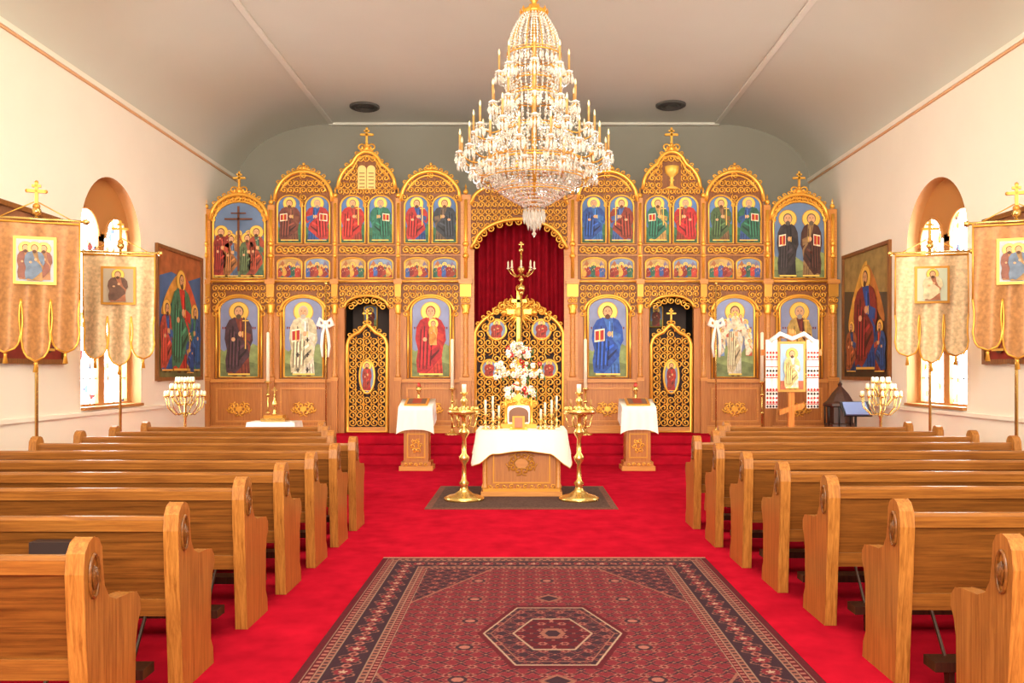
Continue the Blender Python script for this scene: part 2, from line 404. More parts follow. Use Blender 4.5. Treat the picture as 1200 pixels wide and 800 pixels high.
def bay(x0, x1, kind, side):
    c = (x0+x1)/2; hw = (x1-x0)/2
    yb = YI+.14
    if kind == 'A': sp, rise = Z(258), Z(228)-Z(258)
    elif kind == 'C': sp, rise = Z(222), Z(194)-Z(222)+.1
    else: sp, rise = Z(236), Z(201)-Z(236)
    def top(x):
        u = min(1, abs(x-c)/hw); z = sp+rise*math.sqrt(max(0, 1-u*u))
        if kind == 'C' and abs(x-c) < .30: z = max(z, Z(203)+.40*math.sqrt(1-((x-c)/.30)**2))
        return z
    door = kind == 'C'
    if not door:
        FRM.box(x0, x1, YI, yb, ZB, Z(446), ICW)
        FRM.box(x0, x1, YI-.04, YI, ZB, ZB+.14, ICW2)
        for a, b, p, q in ((x0+.1, x1-.1, ZB+.2, ZB+.235), (x0+.1, x1-.1, Z(454)-.035, Z(454)), (x0+.1, x0+.135, ZB+.235, Z(454)-.035), (x1-.135, x1-.1, ZB+.235, Z(454)-.035)):
            FRM.box(a, b, YI-.02, YI, p, q, ICW2)
        zz = Z(479)
        for k in range(10):
            a = k*pi/5; spiral(G, c+.17*cos(a), zz+.075*sin(a), .065, a, 1 if k % 2 else -1, YI-.01, .015, 1.2)
        G.ell(c, zz, .06, .05, YI-.01, GOLD, 12, .02)
        FRM.box(x0, x1, YI-.06, YI, Z(448), Z(444), ICW2)
        FRM.box(x0, x1, YI, yb, Z(444), Z(330), ICD)
        iw = 23*S
        icon(I, G, c-iw, c+iw, Z(443)+.02, Z(348), YI-.002, rise=.24, fr=.024, bg=plain('858FB4', .55, var=.16, scale=3))
        FRM.box(x0, c-iw-.09, YI-.012, YI, Z(444), Z(366), ICW); FRM.box(c+iw+.09, x1, YI-.012, YI, Z(444), Z(366), ICW)
        def tst(x, z):
            if z > Z(335) or z < Z(372): return False
            u = abs(x-c)
            if u > hw-.05: return False
            if u < iw+.05:
                return z > Z(348)-.24+.24*math.sqrt(max(0, 1-min(1, (u/(iw+.05)))**2))+.07
            return True
        fill(G, x0+.03, x1-.03, Z(372), Z(334), tst, YI-.02, .125)
        G.tube([(c+(iw+.07)*cos(pi*i/16), YI-.03, Z(366)+(.32)*sin(pi*i/16)) for i in range(17)], .028, GOLD, 5)
        for sg in (-1, 1):
            G.tube([(c+sg*(iw+.055), YI-.02, Z(443)), (c+sg*(iw+.055), YI-.02, Z(366))], .022, GOLD, 6)
    else:
        dw = 25*S
        FRM.box(x0, c-dw-.02, YI, yb, ZB, Z(360), ICW); FRM.box(c+dw+.02, x1, YI, yb, ZB, Z(360), ICW)
        arch = lambda x: Z(360)+.22*math.sqrt(max(0, 1-min(1, abs(x-c)/(dw+.02))**2))
        FRM.strip(x0, x1, arch, lambda x: Z(330), YI, yb, ICD, 32)
        fill(G, x0+.02, x1-.02, Z(362), Z(334), lambda x, z: z > arch(x)+.02, YI-.02, .125)
        G.tube([(c+dw*1.02*cos(pi*i/16), YI-.03, Z(360)+.22*sin(pi*i/16)) for i in range(17)], .03, GOLD, 5)
        for k in range(7):
            a = pi*(k+.5)/7; spiral(G, c+(dw-.09)*cos(a), Z(360)+(.22-.07)*sin(a)-.02, .075, a, 1 if k < 4 else -1, YI+.03, .014)
        FRM.box(c-dw-.1, c+dw+.1, YI+1.0, YI+1.03, ZB, Z(345), plain('4A3A34', .7))  # dark box added behind the door, its colour stands in for unlit interior
        FRM.box(c-dw-.1, c-dw-.06, yb, YI+1.0, ZB, Z(345), BLACK); FRM.box(c+dw+.06, c+dw+.1, yb, YI+1.0, ZB, Z(345), BLACK)
        FRM.box(c-dw-.1, c+dw+.1, yb, YI+1.03, Z(345), Z(343), BLACK)
        icon(I, G, c-side*.02-.13-.12, c-side*.02+.13-.12, Z(380), Z(353), YI+.96, rise=.05, fr=.016, gh=.1, letters=False)
        fig(I, c-side*.02-.12, Z(379), .36, YI+.94, 'A84030', '7A3A28', hs=1.4, w=.17, detail=False)
    FRM.box(x0, x1, YI-.07, yb, Z(330), Z(328), ICW2)
    G.tube([(x0, YI-.075, Z(330)), (x1, YI-.075, Z(330))], .024, GOLD, 5)
    FRM.strip(x0, x1, lambda x: Z(328), top, YI, yb, ICD, 40)
    if kind == 'A':
        icon(I, G, x0+.05, x1-.05, Z(326), Z(236), YI-.002, rise=.42, fr=.026, gh=.1, bg=plain('667EA2', .55, var=.2, scale=2), letters=False)
        for k in range(15):
            a = pi*(k+.5)/15; spiral(G, c+(hw-.05)*cos(a), Z(262)+(rise-.03)*sin(a)+.02, .055, a, 1 if k < 8 else -1, YI-.02, .013)
    else:
        for a in (-1, 1):
            xa, xb = (c-.49, c-.03) if a < 0 else (c+.03, c+.49)
            icon(I, G, xa, xb, Z(326), Z(302), YI-.002, rise=.1, fr=.018, ground='8A5E34', bg=plain('B4935C' if a < 0 else '7A8CA6', .6, var=.3, scale=8), letters=False)
            I.prism([(xa+.03, Z(312)), (xa+.1, Z(305)), (xa+.16, Z(312))], YI-.0145, YI-.01, plain('A0603A', .6)); I.prism([(xb-.14, Z(312)), (xb-.09, Z(306)), (xb-.03, Z(312))], YI-.0145, YI-.01, plain('7A6A8A', .6))
            for k in range(5):
                p = nextpal(); fig(I, xa+.07+.08*k, Z(326)+.015+.02*(k % 2), .22+.06*(k == 2), YI-.014-.004*k, p[0], p[1], hs=1.1, w=.11, detail=False)
            icon(I, G, xa, xb, Z(285), Z(229), YI-.002, rise=.2, fr=.020, ground='365E42', bg=plain('5478AC', .55, var=.2, scale=3))
            p = UP[(kind, side)][0 if a < 0 else 1]
            fig(I, (xa+xb)/2, Z(284)+.03, .80, YI-.016, p[0], p[1], hs=1.12, w=.42*random.uniform(.9, 1.05), book=random.random() < .35, cross=random.random() < .25, hair=random.choice(['5A3A22', '9A9084', '6A4428', '7A6A5A']), flip=-a)
        n = 9
        FRM.box(x0, x1, YI-.03, YI, Z(299.5), Z(298.5), ICW2); FRM.box(x0, x1, YI-.03, YI, Z(287.5), Z(286.5), ICW2)
        for k in range(n):
            x = x0+.04+(k+.5)*(2*hw-.08)/n
            spiral(G, x, Z(293), .078, pi*(k % 2), 1 if x < c else -1, YI-.02, .016)
        def tt(x, z):
            if abs(x-c) > hw-.04: return False
            if z > top(x)-.07: return False
            for s_ in (-.26, .26):
                u = abs(x-c-s_)
                if u < .26 and z < Z(229)-.2+.2*math.sqrt(max(0, 1-(u/.27)**2))+.05: return False
            if kind == 'C' and abs(x-c) < .19 and Z(222) < z < Z(188): return False
            return z > Z(244)
        fill(G, c-hw, c+hw, Z(244), Z(182) if kind == 'C' else Z(202), tt, YI-.02, .125)
    if kind == 'C':
        if side < 0:
            for s_ in (-1, 1):
                I.prism(arch_pts(c+s_*.085-.08, c+s_*.085+.08, Z(222), Z(194), .08), YI-.03, YI, plain('EBC878', .5))
                for k in range(5): I.box(c+s_*.085-.05, c+s_*.085+.05, YI-.034, YI-.03, Z(220)+k*.065, Z(220)+k*.065+.015, plain('6A4418', .6))
        else:
            I.lathe([(.12, 0), (.12, .02), (.04, .06), (.025, .14), (.05, .17), (.025, .2), (.05, .24), (.12, .3), (.135, .42), (.12, .42), (0, .3)], c, YI-.03, Z(222), HALO, 16)
    N = 36
    xs = [x0+(x1-x0)*i/N for i in range(N+1)]
    G.tube([(x, YI-.02, top(x)) for x in xs], .038, GOLD, 6)
    G.tube([(c+(x-c)*.9, YI-.02, top(x)-.075) for x in xs[2:-2]], .018, GOLD, 4)
    L = 12
    for k in range(1, L):
        x = x0+(x1-x0)*k/L; z = top(x)
        u = (x-c)/hw
        spiral(G, x+u*.03, z+.05, .05, -pi/2, 1 if x < c else -1, YI-.01, .013, 1.2, 10)
    tz = top(c)
    if kind in 'AC':
        G.ball(c, YI, tz+.06, .07, GOLD)
        for sg in (-1, 1): spiral(G, c+sg*.1, tz+.08, .09, -pi/2, -sg, YI-.01, .018)
        finial_cross(G, c, tz+.08, .36 if kind == 'C' else .34, YI)
    else:
        G.ball(c, YI, tz+.06, .05, GOLD); spiral(G, c-.06, tz+.07, .06, -pi/2, 1, YI-.01); spiral(G, c+.06, tz+.07, .06, -pi/2, -1, YI-.01)
        G.ball(c, YI, tz+.14, .03, GOLD)
    return c
bays = {}
for kind, a, b in (('A', 247, 314), ('B', 322, 390), ('C', 396, 464), ('D', 470, 540)):
    for side in (-1, 1):
        if side < 0: x0, x1 = X(a), X(b)
        else: x0, x1 = X(1217-b), X(1217-a)
        bays[(kind, side)] = (bay(x0, x1, kind, side), x0, x1)
for a, b, h in ((236.5, 247, 245), (314, 322, 240), (390, 396, 232), (464, 470, 232), (540, 552, 228)):
    for side in (-1, 1):
        x0, x1 = (X(a), X(b)) if side < 0 else (X(1217-b), X(1217-a))
        c = (x0+x1)/2; r = (x1-x0)/2
        FRM.box(x0, x1, YI-.02, YI+.14, ZB, Z(h), ICW2)
        FRM.box(x0-.01, x1+.01, YI-.09, YI-.02, ZB, Z(446), ICW)
        FRM.box(x0-.02, x1+.02, YI-.10, YI, Z(446), Z(442), ICW2)
        rr = min(.05, r*.8)
        pr = [(rr*1.3, 0), (rr*1.3, .04), (rr, .08)]
        H = Z(362)-Z(442)
        for k in range(1, 14): pr.append((rr*(1.0 if k % 2 else .86), .08+k*(H-.16)/14))
        pr += [(rr, H-.08)]
        FRM.lathe(pr, c, YI-.05, Z(442), ICW2, 10)
        G.lathe([(rr, 0), (rr*1.5, .03), (rr*1.2, .06), (rr*1.9, .16), (rr*1.6, .19), (0, .19)], c, YI-.05, Z(362)-.1, GOLD, 8)
        for sg in (-1, 1): spiral(G, c+sg*rr*.9, Z(352), .06, pi/2, sg, YI-.07, .013)
        FRM.box(x0-.03, x1+.03, YI-.11, YI, Z(333), Z(328), ICW2)
        G.box(x0-.01, x1+.01, YI-.08, YI-.02, Z(348), Z(333), GOLDD)
        G.tube([(c, YI-.03, Z(326)), (c, YI-.03, Z(h)-.1)], rr*.7, GOLD, 8)
        for zz in (Z(300), Z(286)): G.ball(c, YI-.04, zz, rr*1.2, GOLD, 8)
        G.ball(c, YI-.01, Z(h)+.05, .05, GOLD, 8); G.octa(c, YI-.01, Z(h)+.14, .02, .07, GOLD)
x0, x1 = X(552), X(665); c0 = (x0+x1)/2; hw = (x1-x0)/2
ar = lambda x: Z(292)+(Z(257)-Z(292))*math.sqrt(max(0, 1-min(1, abs(x-c0)/(hw-.04))**2))
tp = lambda x: Z(240)+(Z(212)-Z(240))*math.sqrt(max(0, 1-min(1, abs(x-c0)/hw)**2))
FRM.strip(x0, x1, ar, tp, YI, YI+.14, ICD, 40)
fill(G, x0, x1, Z(292), Z(212), lambda x, z: ar(x)+.03 < z < tp(x)-.04, YI-.02, .13)
G.tube([(x0+(x1-x0)*i/30, YI-.03, ar(x0+(x1-x0)*i/30)) for i in range(31)], .038, GOLD, 6)
G.tube([(x0+(x1-x0)*i/30, YI-.03, tp(x0+(x1-x0)*i/30)) for i in range(31)], .038, GOLD, 6)
for k in range(13):
    a = pi*(k+.5)/13
    spiral(G, c0+(hw-.1)*cos(a), Z(292)+(Z(257)-Z(292)-.05)*sin(a), .075, a, 1 if k < 7 else -1, YI-.01, .016)
for sg in (-1, 1):
    xx = c0+sg*(hw-.03); FRM.box(xx-.03, xx+.03, YI, YI+.14, ZB, Z(292), ICW2)
finial_cross(G, c0, tp(c0)+.02, .4, YI)

def big(kind, side, robe, mant, **k):
    c = bays[(kind, side)][0]
    fig(I, c, Z(443)+.06, 1.36, YI-.018, robe, mant, **k); return c
big('A', -1, '7E3A2A', '4A3038', hs=1.0, w=.5, hair='5A4A3A', cross=True)
c = big('B', -1, 'DCD2BA', 'CABE98', w=.5, hair='B8B0A0', book=True)
for k in range(3):
    zc = Z(436)+.28*k
    for dx in (-.10, .08):
        I.box(c+dx-.012, c+dx+.012, YI-.036, YI-.033, zc, zc+.09, plain('3A3430', .6)); I.box(c+dx-.035, c+dx+.035, YI-.036, YI-.033, zc+.035, zc+.055, plain('3A3430', .6))
c = big('D', -1, 'C43A2E', 'AC242A', w=.54, beard=False, hair='8E2228')
fig(I, c+.05, Z(443)+.62, .46, YI-.040, 'E8A858', 'D88838', hs=1.5, w=.16, beard=False, detail=False)
big('D', 1, '3E6CB8', '264EA4', w=.56, book=True, hair='5A3420')
c = big('B', 1, 'D4D0C0', 'CCBC94', w=.3, beard=False)
for k in range(9):
    a = pi*k/8
    fig(I, c+.26*cos(a), Z(420)+.9*sin(a)*.55+.05, .32, YI-.044-.0005*k, ['C05A44', 'E0BC70', '7898C0'][k % 3], 'E0D0B0', hs=1.4, w=.14, beard=False, detail=False)
big('A', 1, '6A2A20', 'B89850', w=.46, hair='9A9088', cross=True)
c = bays[('A', -1)][0]
for dx, h, r_, m_ in ((-.33, .95, 'B04A34', '8A2A20'), (.33, .95, '4A6A54', 'A04830'), (-.14, .80, '5A7090', 'A06838'), (.16, .82, '8A4A3A', '5A6A48')):
    fig(I, c+dx, Z(324), h, YI-.018-.004*(dx > 0), r_, m_, w=.3)
for k in range(5): fig(I, c-.36+.18*k, Z(292), .34, YI-.016, PALL[k][0], PALL[k][1], w=.16, hs=1.3, detail=False)
I.box(c-.02, c+.02, YI-.05, YI-.045, Z(318), Z(242), plain('6A3A1E', .6)); I.box(c-.26, c+.26, YI-.05, YI-.045, Z(258), Z(256), plain('6A3A1E', .6)); I.box(c-.14, c+.14, YI-.05, YI-.045, Z(251), Z(249.5), plain('6A3A1E', .6))
c = bays[('A', 1)][0]
fig(I, c-.22, Z(324), 1.24, YI-.018, '2A2426', '3A3234', hair='5A544E', w=.38, book=True)
fig(I, c+.22, Z(324), 1.24, YI-.018, '907048', '4A2A20', hair='6A5A4A', w=.38, book=True, flip=-1)
finish('frame', FRM, ico); finish('gilding', G, ico); finish('icon_panels', I, ico)

DBK = plain('2A1414', .7, name='door_backing')
def door_leaf(name, xa, xb, fn, y, medals, bot, parent, st=.17):
    mg = MB(); n = 24
    xs = [xa+(xb-xa)*i/n for i in range(n+1)]
    out = [(xa, bot), (xb, bot)]+[(x, fn(x)) for x in xs[::-1]]
    mg.prism(out, y+.05, y+.07, DBK)
    mg.tube([(p[0], y, p[1]) for p in out], .04, GOLD, 6, closed=True)
    mg.box(xa, xb, y-.02, y+.02, bot, bot+.09, ICW2)
    def t(x, z):
        if z > fn(x)-.09: return False
        for mx, mz, rx, rz in medals:
            if ((x-mx)/(rx+.04))**2+((z-mz)/(rz+.04))**2 < 1: return False
        return True
    x_0, x_1, z_0, z_1 = xa+.03, xb-.03, bot+.1, max(fn(x) for x in xs)
    nx = max(2, round((x_1-x_0)/st)); s_ = (x_1-x_0)/nx; nz = int((z_1-z_0)/s_)+1; cc = (xa+xb)/2
    for j in range(nz):
        for i in range(nx):
            x = x_0+(i+.5)*s_; z = z_0+(j+.5)*s_
            if not t(x, z): continue
            d = (1 if x < cc else -1)*(1 if j % 2 else -1)
            spiral(mg, x, z, s_*.60, -pi/2 if j % 2 else pi/2, d, y, s_*.10, 1.5, 14)
            if i < nx-1 and t(x+s_/2, z): mg.octa(x+s_/2, y-.01, z+s_*.5, s_*.13, s_*.22, GOLD)
    for mx, mz, rx, rz in medals:
        mg.ell(mx, mz, rx, rz, y, SKY, 20, .02)
        mg.tube([(mx+rx*cos(2*pi*k/20), y-.02, mz+rz*sin(2*pi*k/20)) for k in range(20)], .024, GOLD, 5, closed=True)
        h = rz*1.7
        fig(mg, mx, mz-rz*.85, h, y-.022, 'B8342C', 'A03A2A', hs=1.2 if rz > rx*1.3 else 1.5, w=rx*1.2)
    for k in range(8):
        x = xa+(xb-xa)*(k+.5)/8
        spiral(mg, x, fn(x)+.06, .055, -pi/2, 1 if k < 4 else -1, y, .014, 1.2, 9)
    return finish(name, mg, parent)
for i, side in enumerate((-1, 1)):
    c = bays[('C', side)][0]; dw = 23.5*S
    fn = lambda x, c=c, dw=dw: Z(404)+(Z(388)-Z(404))*math.sqrt(max(0, 1-min(1, abs(x-c)/dw)**2))+max(0, .14-abs(x-c)*.9)
    d = door_leaf('deacon_door_%d' % (i+1), c-dw, c+dw, fn, YI+.04, [(c, Z(441), .14, .32)], ZB+.02, ico, .14)
    g = MB(); finial_cross(g, c, fn(c)+.02, .26, YI+.04); finish('door_cross_%d' % (i+1), g, ico)
fnr = lambda x: Z(400)+(Z(360)-Z(400))*math.sqrt(max(0, 1-min(1, abs(x-c0)/.86)**2))
for i, sg in enumerate((-1, 1)):
    a, b = sorted((c0+sg*.02, c0+sg*.83))
    door_leaf('royal_door_%d' % (i+1), a, b, fnr, YI+.04, [(c0+sg*.42, Z(386), .18, .19), (c0+sg*.56, Z(432), .15, .17)], ZB+.02, ico, .16)
g = MB()
zc = Z(366)
for k in range(28):
    a = 2*pi*k/28; L = .36 if k % 2 else .24
    g.tube([(c0, YI-.04, zc), (c0+L*cos(a), YI-.04, zc+L*sin(a))], [.04, .008], GOLD, 4)
g.box(c0-.045, c0+.045, YI-.08, YI-.03, Z(402), Z(338), GOLD); g.box(c0-.28, c0+.28, YI-.08, YI-.03, zc-.03, zc+.05, GOLD)
g.box(c0-.14, c0+.14, YI-.08, YI-.03, zc+.18, zc+.24, GOLD)
for q in ((c0-.28, zc), (c0+.28, zc), (c0, Z(338))): g.ball(q[0], YI-.055, q[1], .07, GOLD)
for k in range(6):
    for sg in (-1, 1): spiral(g, c0+sg*(.12+.1*k), Z(352)-.055*k*k*.35-.03, .08, pi/2, -sg, YI+.0, .02)
g.ball(c0, YI-.06, zc, .10, HALO)
finish('sunburst_cross', g, ico)
mb = MB(); n = 90
vs = []
for i in range(n+1):
    x = c0-hw-.15+(2*hw+.3)*i/n; y = YI+.42+.05*sin(i*.9)+.02*sin(i*.37)
    vs += [(x, y, ZB+.01), (x, y, Z(246))]
mb.add(vs, [(2*i, 2*i+2, 2*i+3, 2*i+1) for i in range(n)], VELVET, True)
mb.tube([(c0-hw-.2, YI+.42, Z(246)), (c0+hw+.2, YI+.42, Z(246))], .025, BRASS, 8)
finish('altar_curtain', mb, ico)
mb = MB(); hx, hy = X(611), YI-.35
mb.tube([(hx, hy, Z(345)), (hx, hy, Z(296))], .02, BRASS, 6)
for z_, r_ in ((Z(340), .08), (Z(330), .05), (Z(318), .07), (Z(345), .05)): mb.ball(hx, hy, z_, r_, BRASS, 10)
for k in range(8):
    a = 2*pi*k/8; r_ = .24
    mb.tube([(hx+r_*t*cos(a), hy+r_*t*sin(a), Z(322)+.10*(-sin(pi*t)+.6*t)) for t in (0, .25, .5, .75, 1)], .012, BRASS, 5)
    x, y = hx+r_*cos(a), hy+r_*sin(a)
    mb.lathe([(.01, 0), (.035, .02), (.015, .03), (.015, .13), (0, .16)], x, y, Z(322)+.06, CANDLE, 8)
mb.ball(hx, hy, Z(296), .05, BRASS); finial_cross(mb, hx, Z(296), .15, hy, BRASS)
mb.lathe([(.12, 0), (.12, .03), (.05, .07), (.02, .12), (.02, Z(345)-.45)], hx, hy, .45, BRASS, 14)
finish('standing_candelabrum', mb)

# ------------------------------------------------------------------ pews
def pew(xa, xw, y):
    mb = MB(); sg = -1 if xa < 0 else 1
    prof = [(.02, 0), (.0, .28), (-.03, .60), (-.045, .82), (-.035, .90), (-.005, .94), (.035, .955), (.075, .94), (.10, .90), (.105, .82), (.12, .74), (.16, .68), (.22, .655), (.34, .65), (.41, .64), (.445, .60), (.45, .55), (.42, .50), (.40, .42), (.395, .15), (.43, .09), (.44, 0)]
    t = .075
    for e in (xa, xw-sg*t):
        a, b = sorted((e, e+sg*t)); mb.prismx([(y+p, q) for p, q in prof], a, b, OAKV)
    a, b = sorted((xa+sg*t, xw-sg*t))
    mb.prismx([(y+.10, .40), (y+.125, .40), (y+.035, .84), (y+.01, .84)], a, b, OAKB)
    mb.prismx([(y-.005, .81), (y+.055, .81), (y+.05, .875), (y+.035, .885), (y+.005, .885), (y-.01, .87)], a, b, OAKH)
    mb.prismx([(y+.085, .36), (y+.135, .36), (y+.125, .45), (y+.075, .45)], a, b, OAKH)
    mb.prismx([(y+.09, .425), (y+.47, .44), (y+.475, .455), (y+.46, .465), (y+.09, .45)], a, b, OAKH)
    mb.box(a, b, y+.36, y+.38, .34, .43, OAKB)
    nn = 3
    for k in range(1, nn):
        xx = a+(b-a)*k/nn; mb.prismx([(y+.10, 0), (y+.12, .42), (y+.40, .42), (y+.36, 0)], xx-.02, xx+.02, OAKV)
    mb.box(a+.05, b-.05, y-.16, y-.03, .12, .17, DWOOD)
    for xx in (a+.15, (a+b)/2, b-.15): mb.prismx([(y-.12, 0), (y-.08, 0), (y-.07, .12), (y-.12, .12)], xx-.015, xx+.015, DWOOD)
    for xx in (a+.15, b-.15): mb.tube([(xx, y-.07, .14), (xx, y+.11, .38)], .01, DWOOD, 5)
    xf = xa-sg*.004
    mb.tube([(xf, y+.028+.036*cos(2*pi*k/18), .80+.085*sin(2*pi*k/18)) for k in range(18)], .009, OAKB, 5, closed=True)
    for k in range(-2, 3):
        mb.tube([(xf, y+.028, .745), (xf-sg*.004, y+.028+.009*k, .79), (xf, y+.028+.013*k, .845-.008*abs(k))], [.005, .008, .003], OAKB, 5)
    return finish('church_pew', mb, bevel=.012)
LZ = [(3.38, 1.72), (4.29, 1.72), (5.32, 1.73), (6.15, 1.72), (6.98, 1.71), (7.8, 1.70), (8.6, 1.69), (9.45, 2.1), (10.25, 2.35), (11.1, 2.6)]
for y, x in LZ: pew(-x, -4.97, y)
RZ = [(3.45, 1.95), (4.4, 1.92), (5.4, 1.91), (6.2, 1.85), (6.98, 1.79), (7.8, 1.75), (8.7, 1.73), (9.5, 2.1), (10.3, 2.35), (11.1, 2.6)]
for y, x in RZ: pew(x, 5.05, y)
mb = MB(); mb.box(-2.42, -2.22, 4.17, 4.25, .66, .78, plain('2A1A18', .5)); mb.box(-2.44, -2.20, 4.15, 4.30, .64, .66, OAKH); mb.box(-2.44, -2.20, 4.15, 4.16, .66, .72, OAKH)
finish('hymnal_rack', mb)

# ------------------------------------------------------------------ rug (vertex painted weave)
def make_rug(name, cx, cy, hw_, hl, nx, ny, zt):
    u = np.linspace(-hw_, hw_, nx); v = np.linspace(-hl, hl, ny)
    U, V = np.meshgrid(u, v)
    A, B_ = np.abs(U), np.abs(V)
    du, dv = hw_-A, hl-B_
    d = np.minimum(du, dv); s = np.where(du < dv, V, U)
    def c(h): return np.array(hexc(h)[:3])
    red, dred, navy, pink, cream, tan = c('742A34'), c('521C26'), c('2A2630'), c('A0665C'), c('B09480'), c('8C5C50')
    col = np.zeros(U.shape+(3,)); col[:] = red
    def put(mask, cc): col[mask] = cc
    def rosette(px_, py_, ox, oy, r):
        a_ = ((U+ox)/px_) % 1-.5; b_ = ((V+oy)/py_) % 1-.5
        return np.sqrt((a_*px_)**2+(b_*py_)**2)/r, np.arctan2(b_*py_, a_*px_)
    k = 2*pi/.13
    lat = np.minimum(np.abs(np.sin((U+V)*k/2+.5*np.sin((U-V)*k/2))), np.abs(np.sin((U-V)*k/2+.5*np.sin((U+V)*k/2))))
    put(lat < .20, navy); put((lat > .34) & (lat < .42), tan)
    r1, t1 = rosette(.13, .13, 0, 0, .030); pet = r1 < (.75+.25*np.cos(6*t1)); put(pet, pink); put(r1 < .45, dred)
    r2, t2 = rosette(.13, .13, .065, .065, .028); put(r2 < (.7+.3*np.cos(4*t2)), navy); put(r2 < .35, tan)
    r3, t3 = rosette(.52, .52, .26, .0, .07); put(r3 < (.8+.2*np.cos(8*t3)), tan); put(r3 < .75, navy); put(r3 < .45, pink)
    q_ = A/1.0+B_/1.9; spd = q_ > 1.32
    sel = spd & (lat > .42) & (r1 > 1); col[sel] = navy
    put(np.abs(q_-1.32) < .010, tan)
    hx_ = np.maximum(B_/.56, (A+.20*B_/.56)/.42)
    put((hx_ > 1) & (hx_ < 1.10), dred)
    ins = hx_ < 1
    sel = ins & (lat > .42) & (r1 > 1); col[sel] = navy
    put((np.abs(hx_-1) < .014), cream); put((np.abs(hx_-.9) < .010), tan)
    h2 = np.maximum(B_/.30, (A+.12*B_/.30)/.24); put((h2 < 1) & (r1 > 1) & (lat > .2), dred); put(np.abs(h2-1) < .03, cream*.9)
    h2 = np.maximum(B_/.10, (A+.04*B_/.10)/.08); put(h2 < 1, tan); put(h2 < .6, navy)
    for sgn in (-1, 1):
        h3 = np.abs(V-sgn*.80)/.10+A/.10; put(h3 < 1, tan); put(h3 < .7, navy)
    put(d < .42, dred)
    per = .19
    mid = (d < .34) & (d > .14); put(mid, navy)
    ph = ((s/per) % 1)-.5; rad = np.sqrt(ph**2*per**2+(d-.24)**2); th = np.arctan2(d-.24, ph*per)
    vine = np.abs(d-.24-.07*np.sin(s*2*pi/per)) < .006; put(mid & vine, tan)
    put(mid & (rad < .060*(.8+.2*np.cos(8*th))), tan); put(mid & (rad < .048), red); put(mid & (rad < .025*(.8+.3*np.cos(5*th))), cream)
    ph2 = ((s/per+.5) % 1)-.5; rad2 = np.sqrt(ph2**2*per**2+(d-.24)**2); put(mid & (rad2 < .028), pink); put(mid & (rad2 < .015), dred)
    def guard(lo, hi, bg, fgc, pr):
        m = (d >= lo) & (d < hi); put(m, bg); q = np.abs(((s/pr) % 1)-.5) < .22; put(m & q & (np.abs(d-(lo+hi)/2) < (hi-lo)*.3), fgc)
    guard(.34, .38, tan, navy, .05); guard(.38, .42, dred, pink, .045); guard(.10, .14, tan, navy, .05); guard(.05, .10, dred, pink, .06)
    for l in (.05, .10, .14, .34, .38, .42): put(np.abs(d-l) < .003, cream*.7)
    put(d < .04, dred); put(dv < .022, cream*1.2)
    rng = np.random.default_rng(3); col *= (0.8+.4*rng.random(U.shape))[..., None]
    col = (col*.84+.16*np.array(c('743A3A')))*.92
    co = np.zeros((nx*ny, 3)); co[:, 0] = U.ravel(); co[:, 1] = V.ravel(); co[:, 2] = zt
    idx = np.arange(nx*ny).reshape(ny, nx)
    q = np.stack([idx[:-1, :-1], idx[:-1, 1:], idx[1:, 1:], idx[1:, :-1]], -1).reshape(-1, 4)
    me = bpy.data.meshes.new(name)
    ring = list(idx[0, :])+list(idx[1:, -1])+list(idx[-1, -2::-1])+list(idx[-2:0:-1, 0])
    low = co[ring].copy(); low[:, 2] = .001; n0 = len(co)
    co2 = np.vstack([co, low])
    nr = len(ring)
    sk = np.array([[n0+i, n0+(i+1) % nr, ring[(i+1) % nr], ring[i]] for i in range(nr)])
    q = np.vstack([q, sk])
    me.vertices.add(len(co2)); me.vertices.foreach_set('co', co2.ravel())
    me.loops.add(len(q)*4); me.loops.foreach_set('vertex_index', q.ravel().astype(np.int32))
    me.polygons.add(len(q)); me.polygons.foreach_set('loop_start', np.arange(0, len(q)*4, 4, dtype=np.int32))
    me.update(calc_edges=True); me.validate()
    at = me.color_attributes.new('weave', 'FLOAT_COLOR', 'POINT')
    cc = np.ones((len(co2), 4)); cc[:n0, :3] = np.clip(col.reshape(-1, 3), 0, 1); cc[n0:, :3] = (.2, .02, .03)
    at.data.foreach_set('color', cc.ravel())
    m, nt, b2 = base('rug_weave'); an = nt.nodes.new('ShaderNodeAttribute'); an.attribute_name = 'weave'
    nt.links.new(an.outputs['Color'], b2.inputs['Base Color']); b2.inputs['Roughness'].default_value = .95; b2.inputs['Specular IOR Level'].default_value = .05
    me.materials.append(m)
    ob = bpy.data.objects.new(name, me); scene.collection.objects.link(ob); ob.location = (cx, cy, 0)
make_rug('persian_rug', .175, 5.21, 1.38, 2.12, 560, 860, .016)
mb = MB(); MF = plain('54403A', .95, var=.3, scale=40, name='mat_fibre', spec=.05); MF2 = plain('6E4A40', .95, var=.3, scale=40, name='mat_border', spec=.05)
mb.box(-1.16, 1.10, 9.95, 11.9, .001, .010, MF2); mb.box(-1.08, 1.02, 10.03, 11.82, .010, .012, MF); finish('floor_mat', mb)

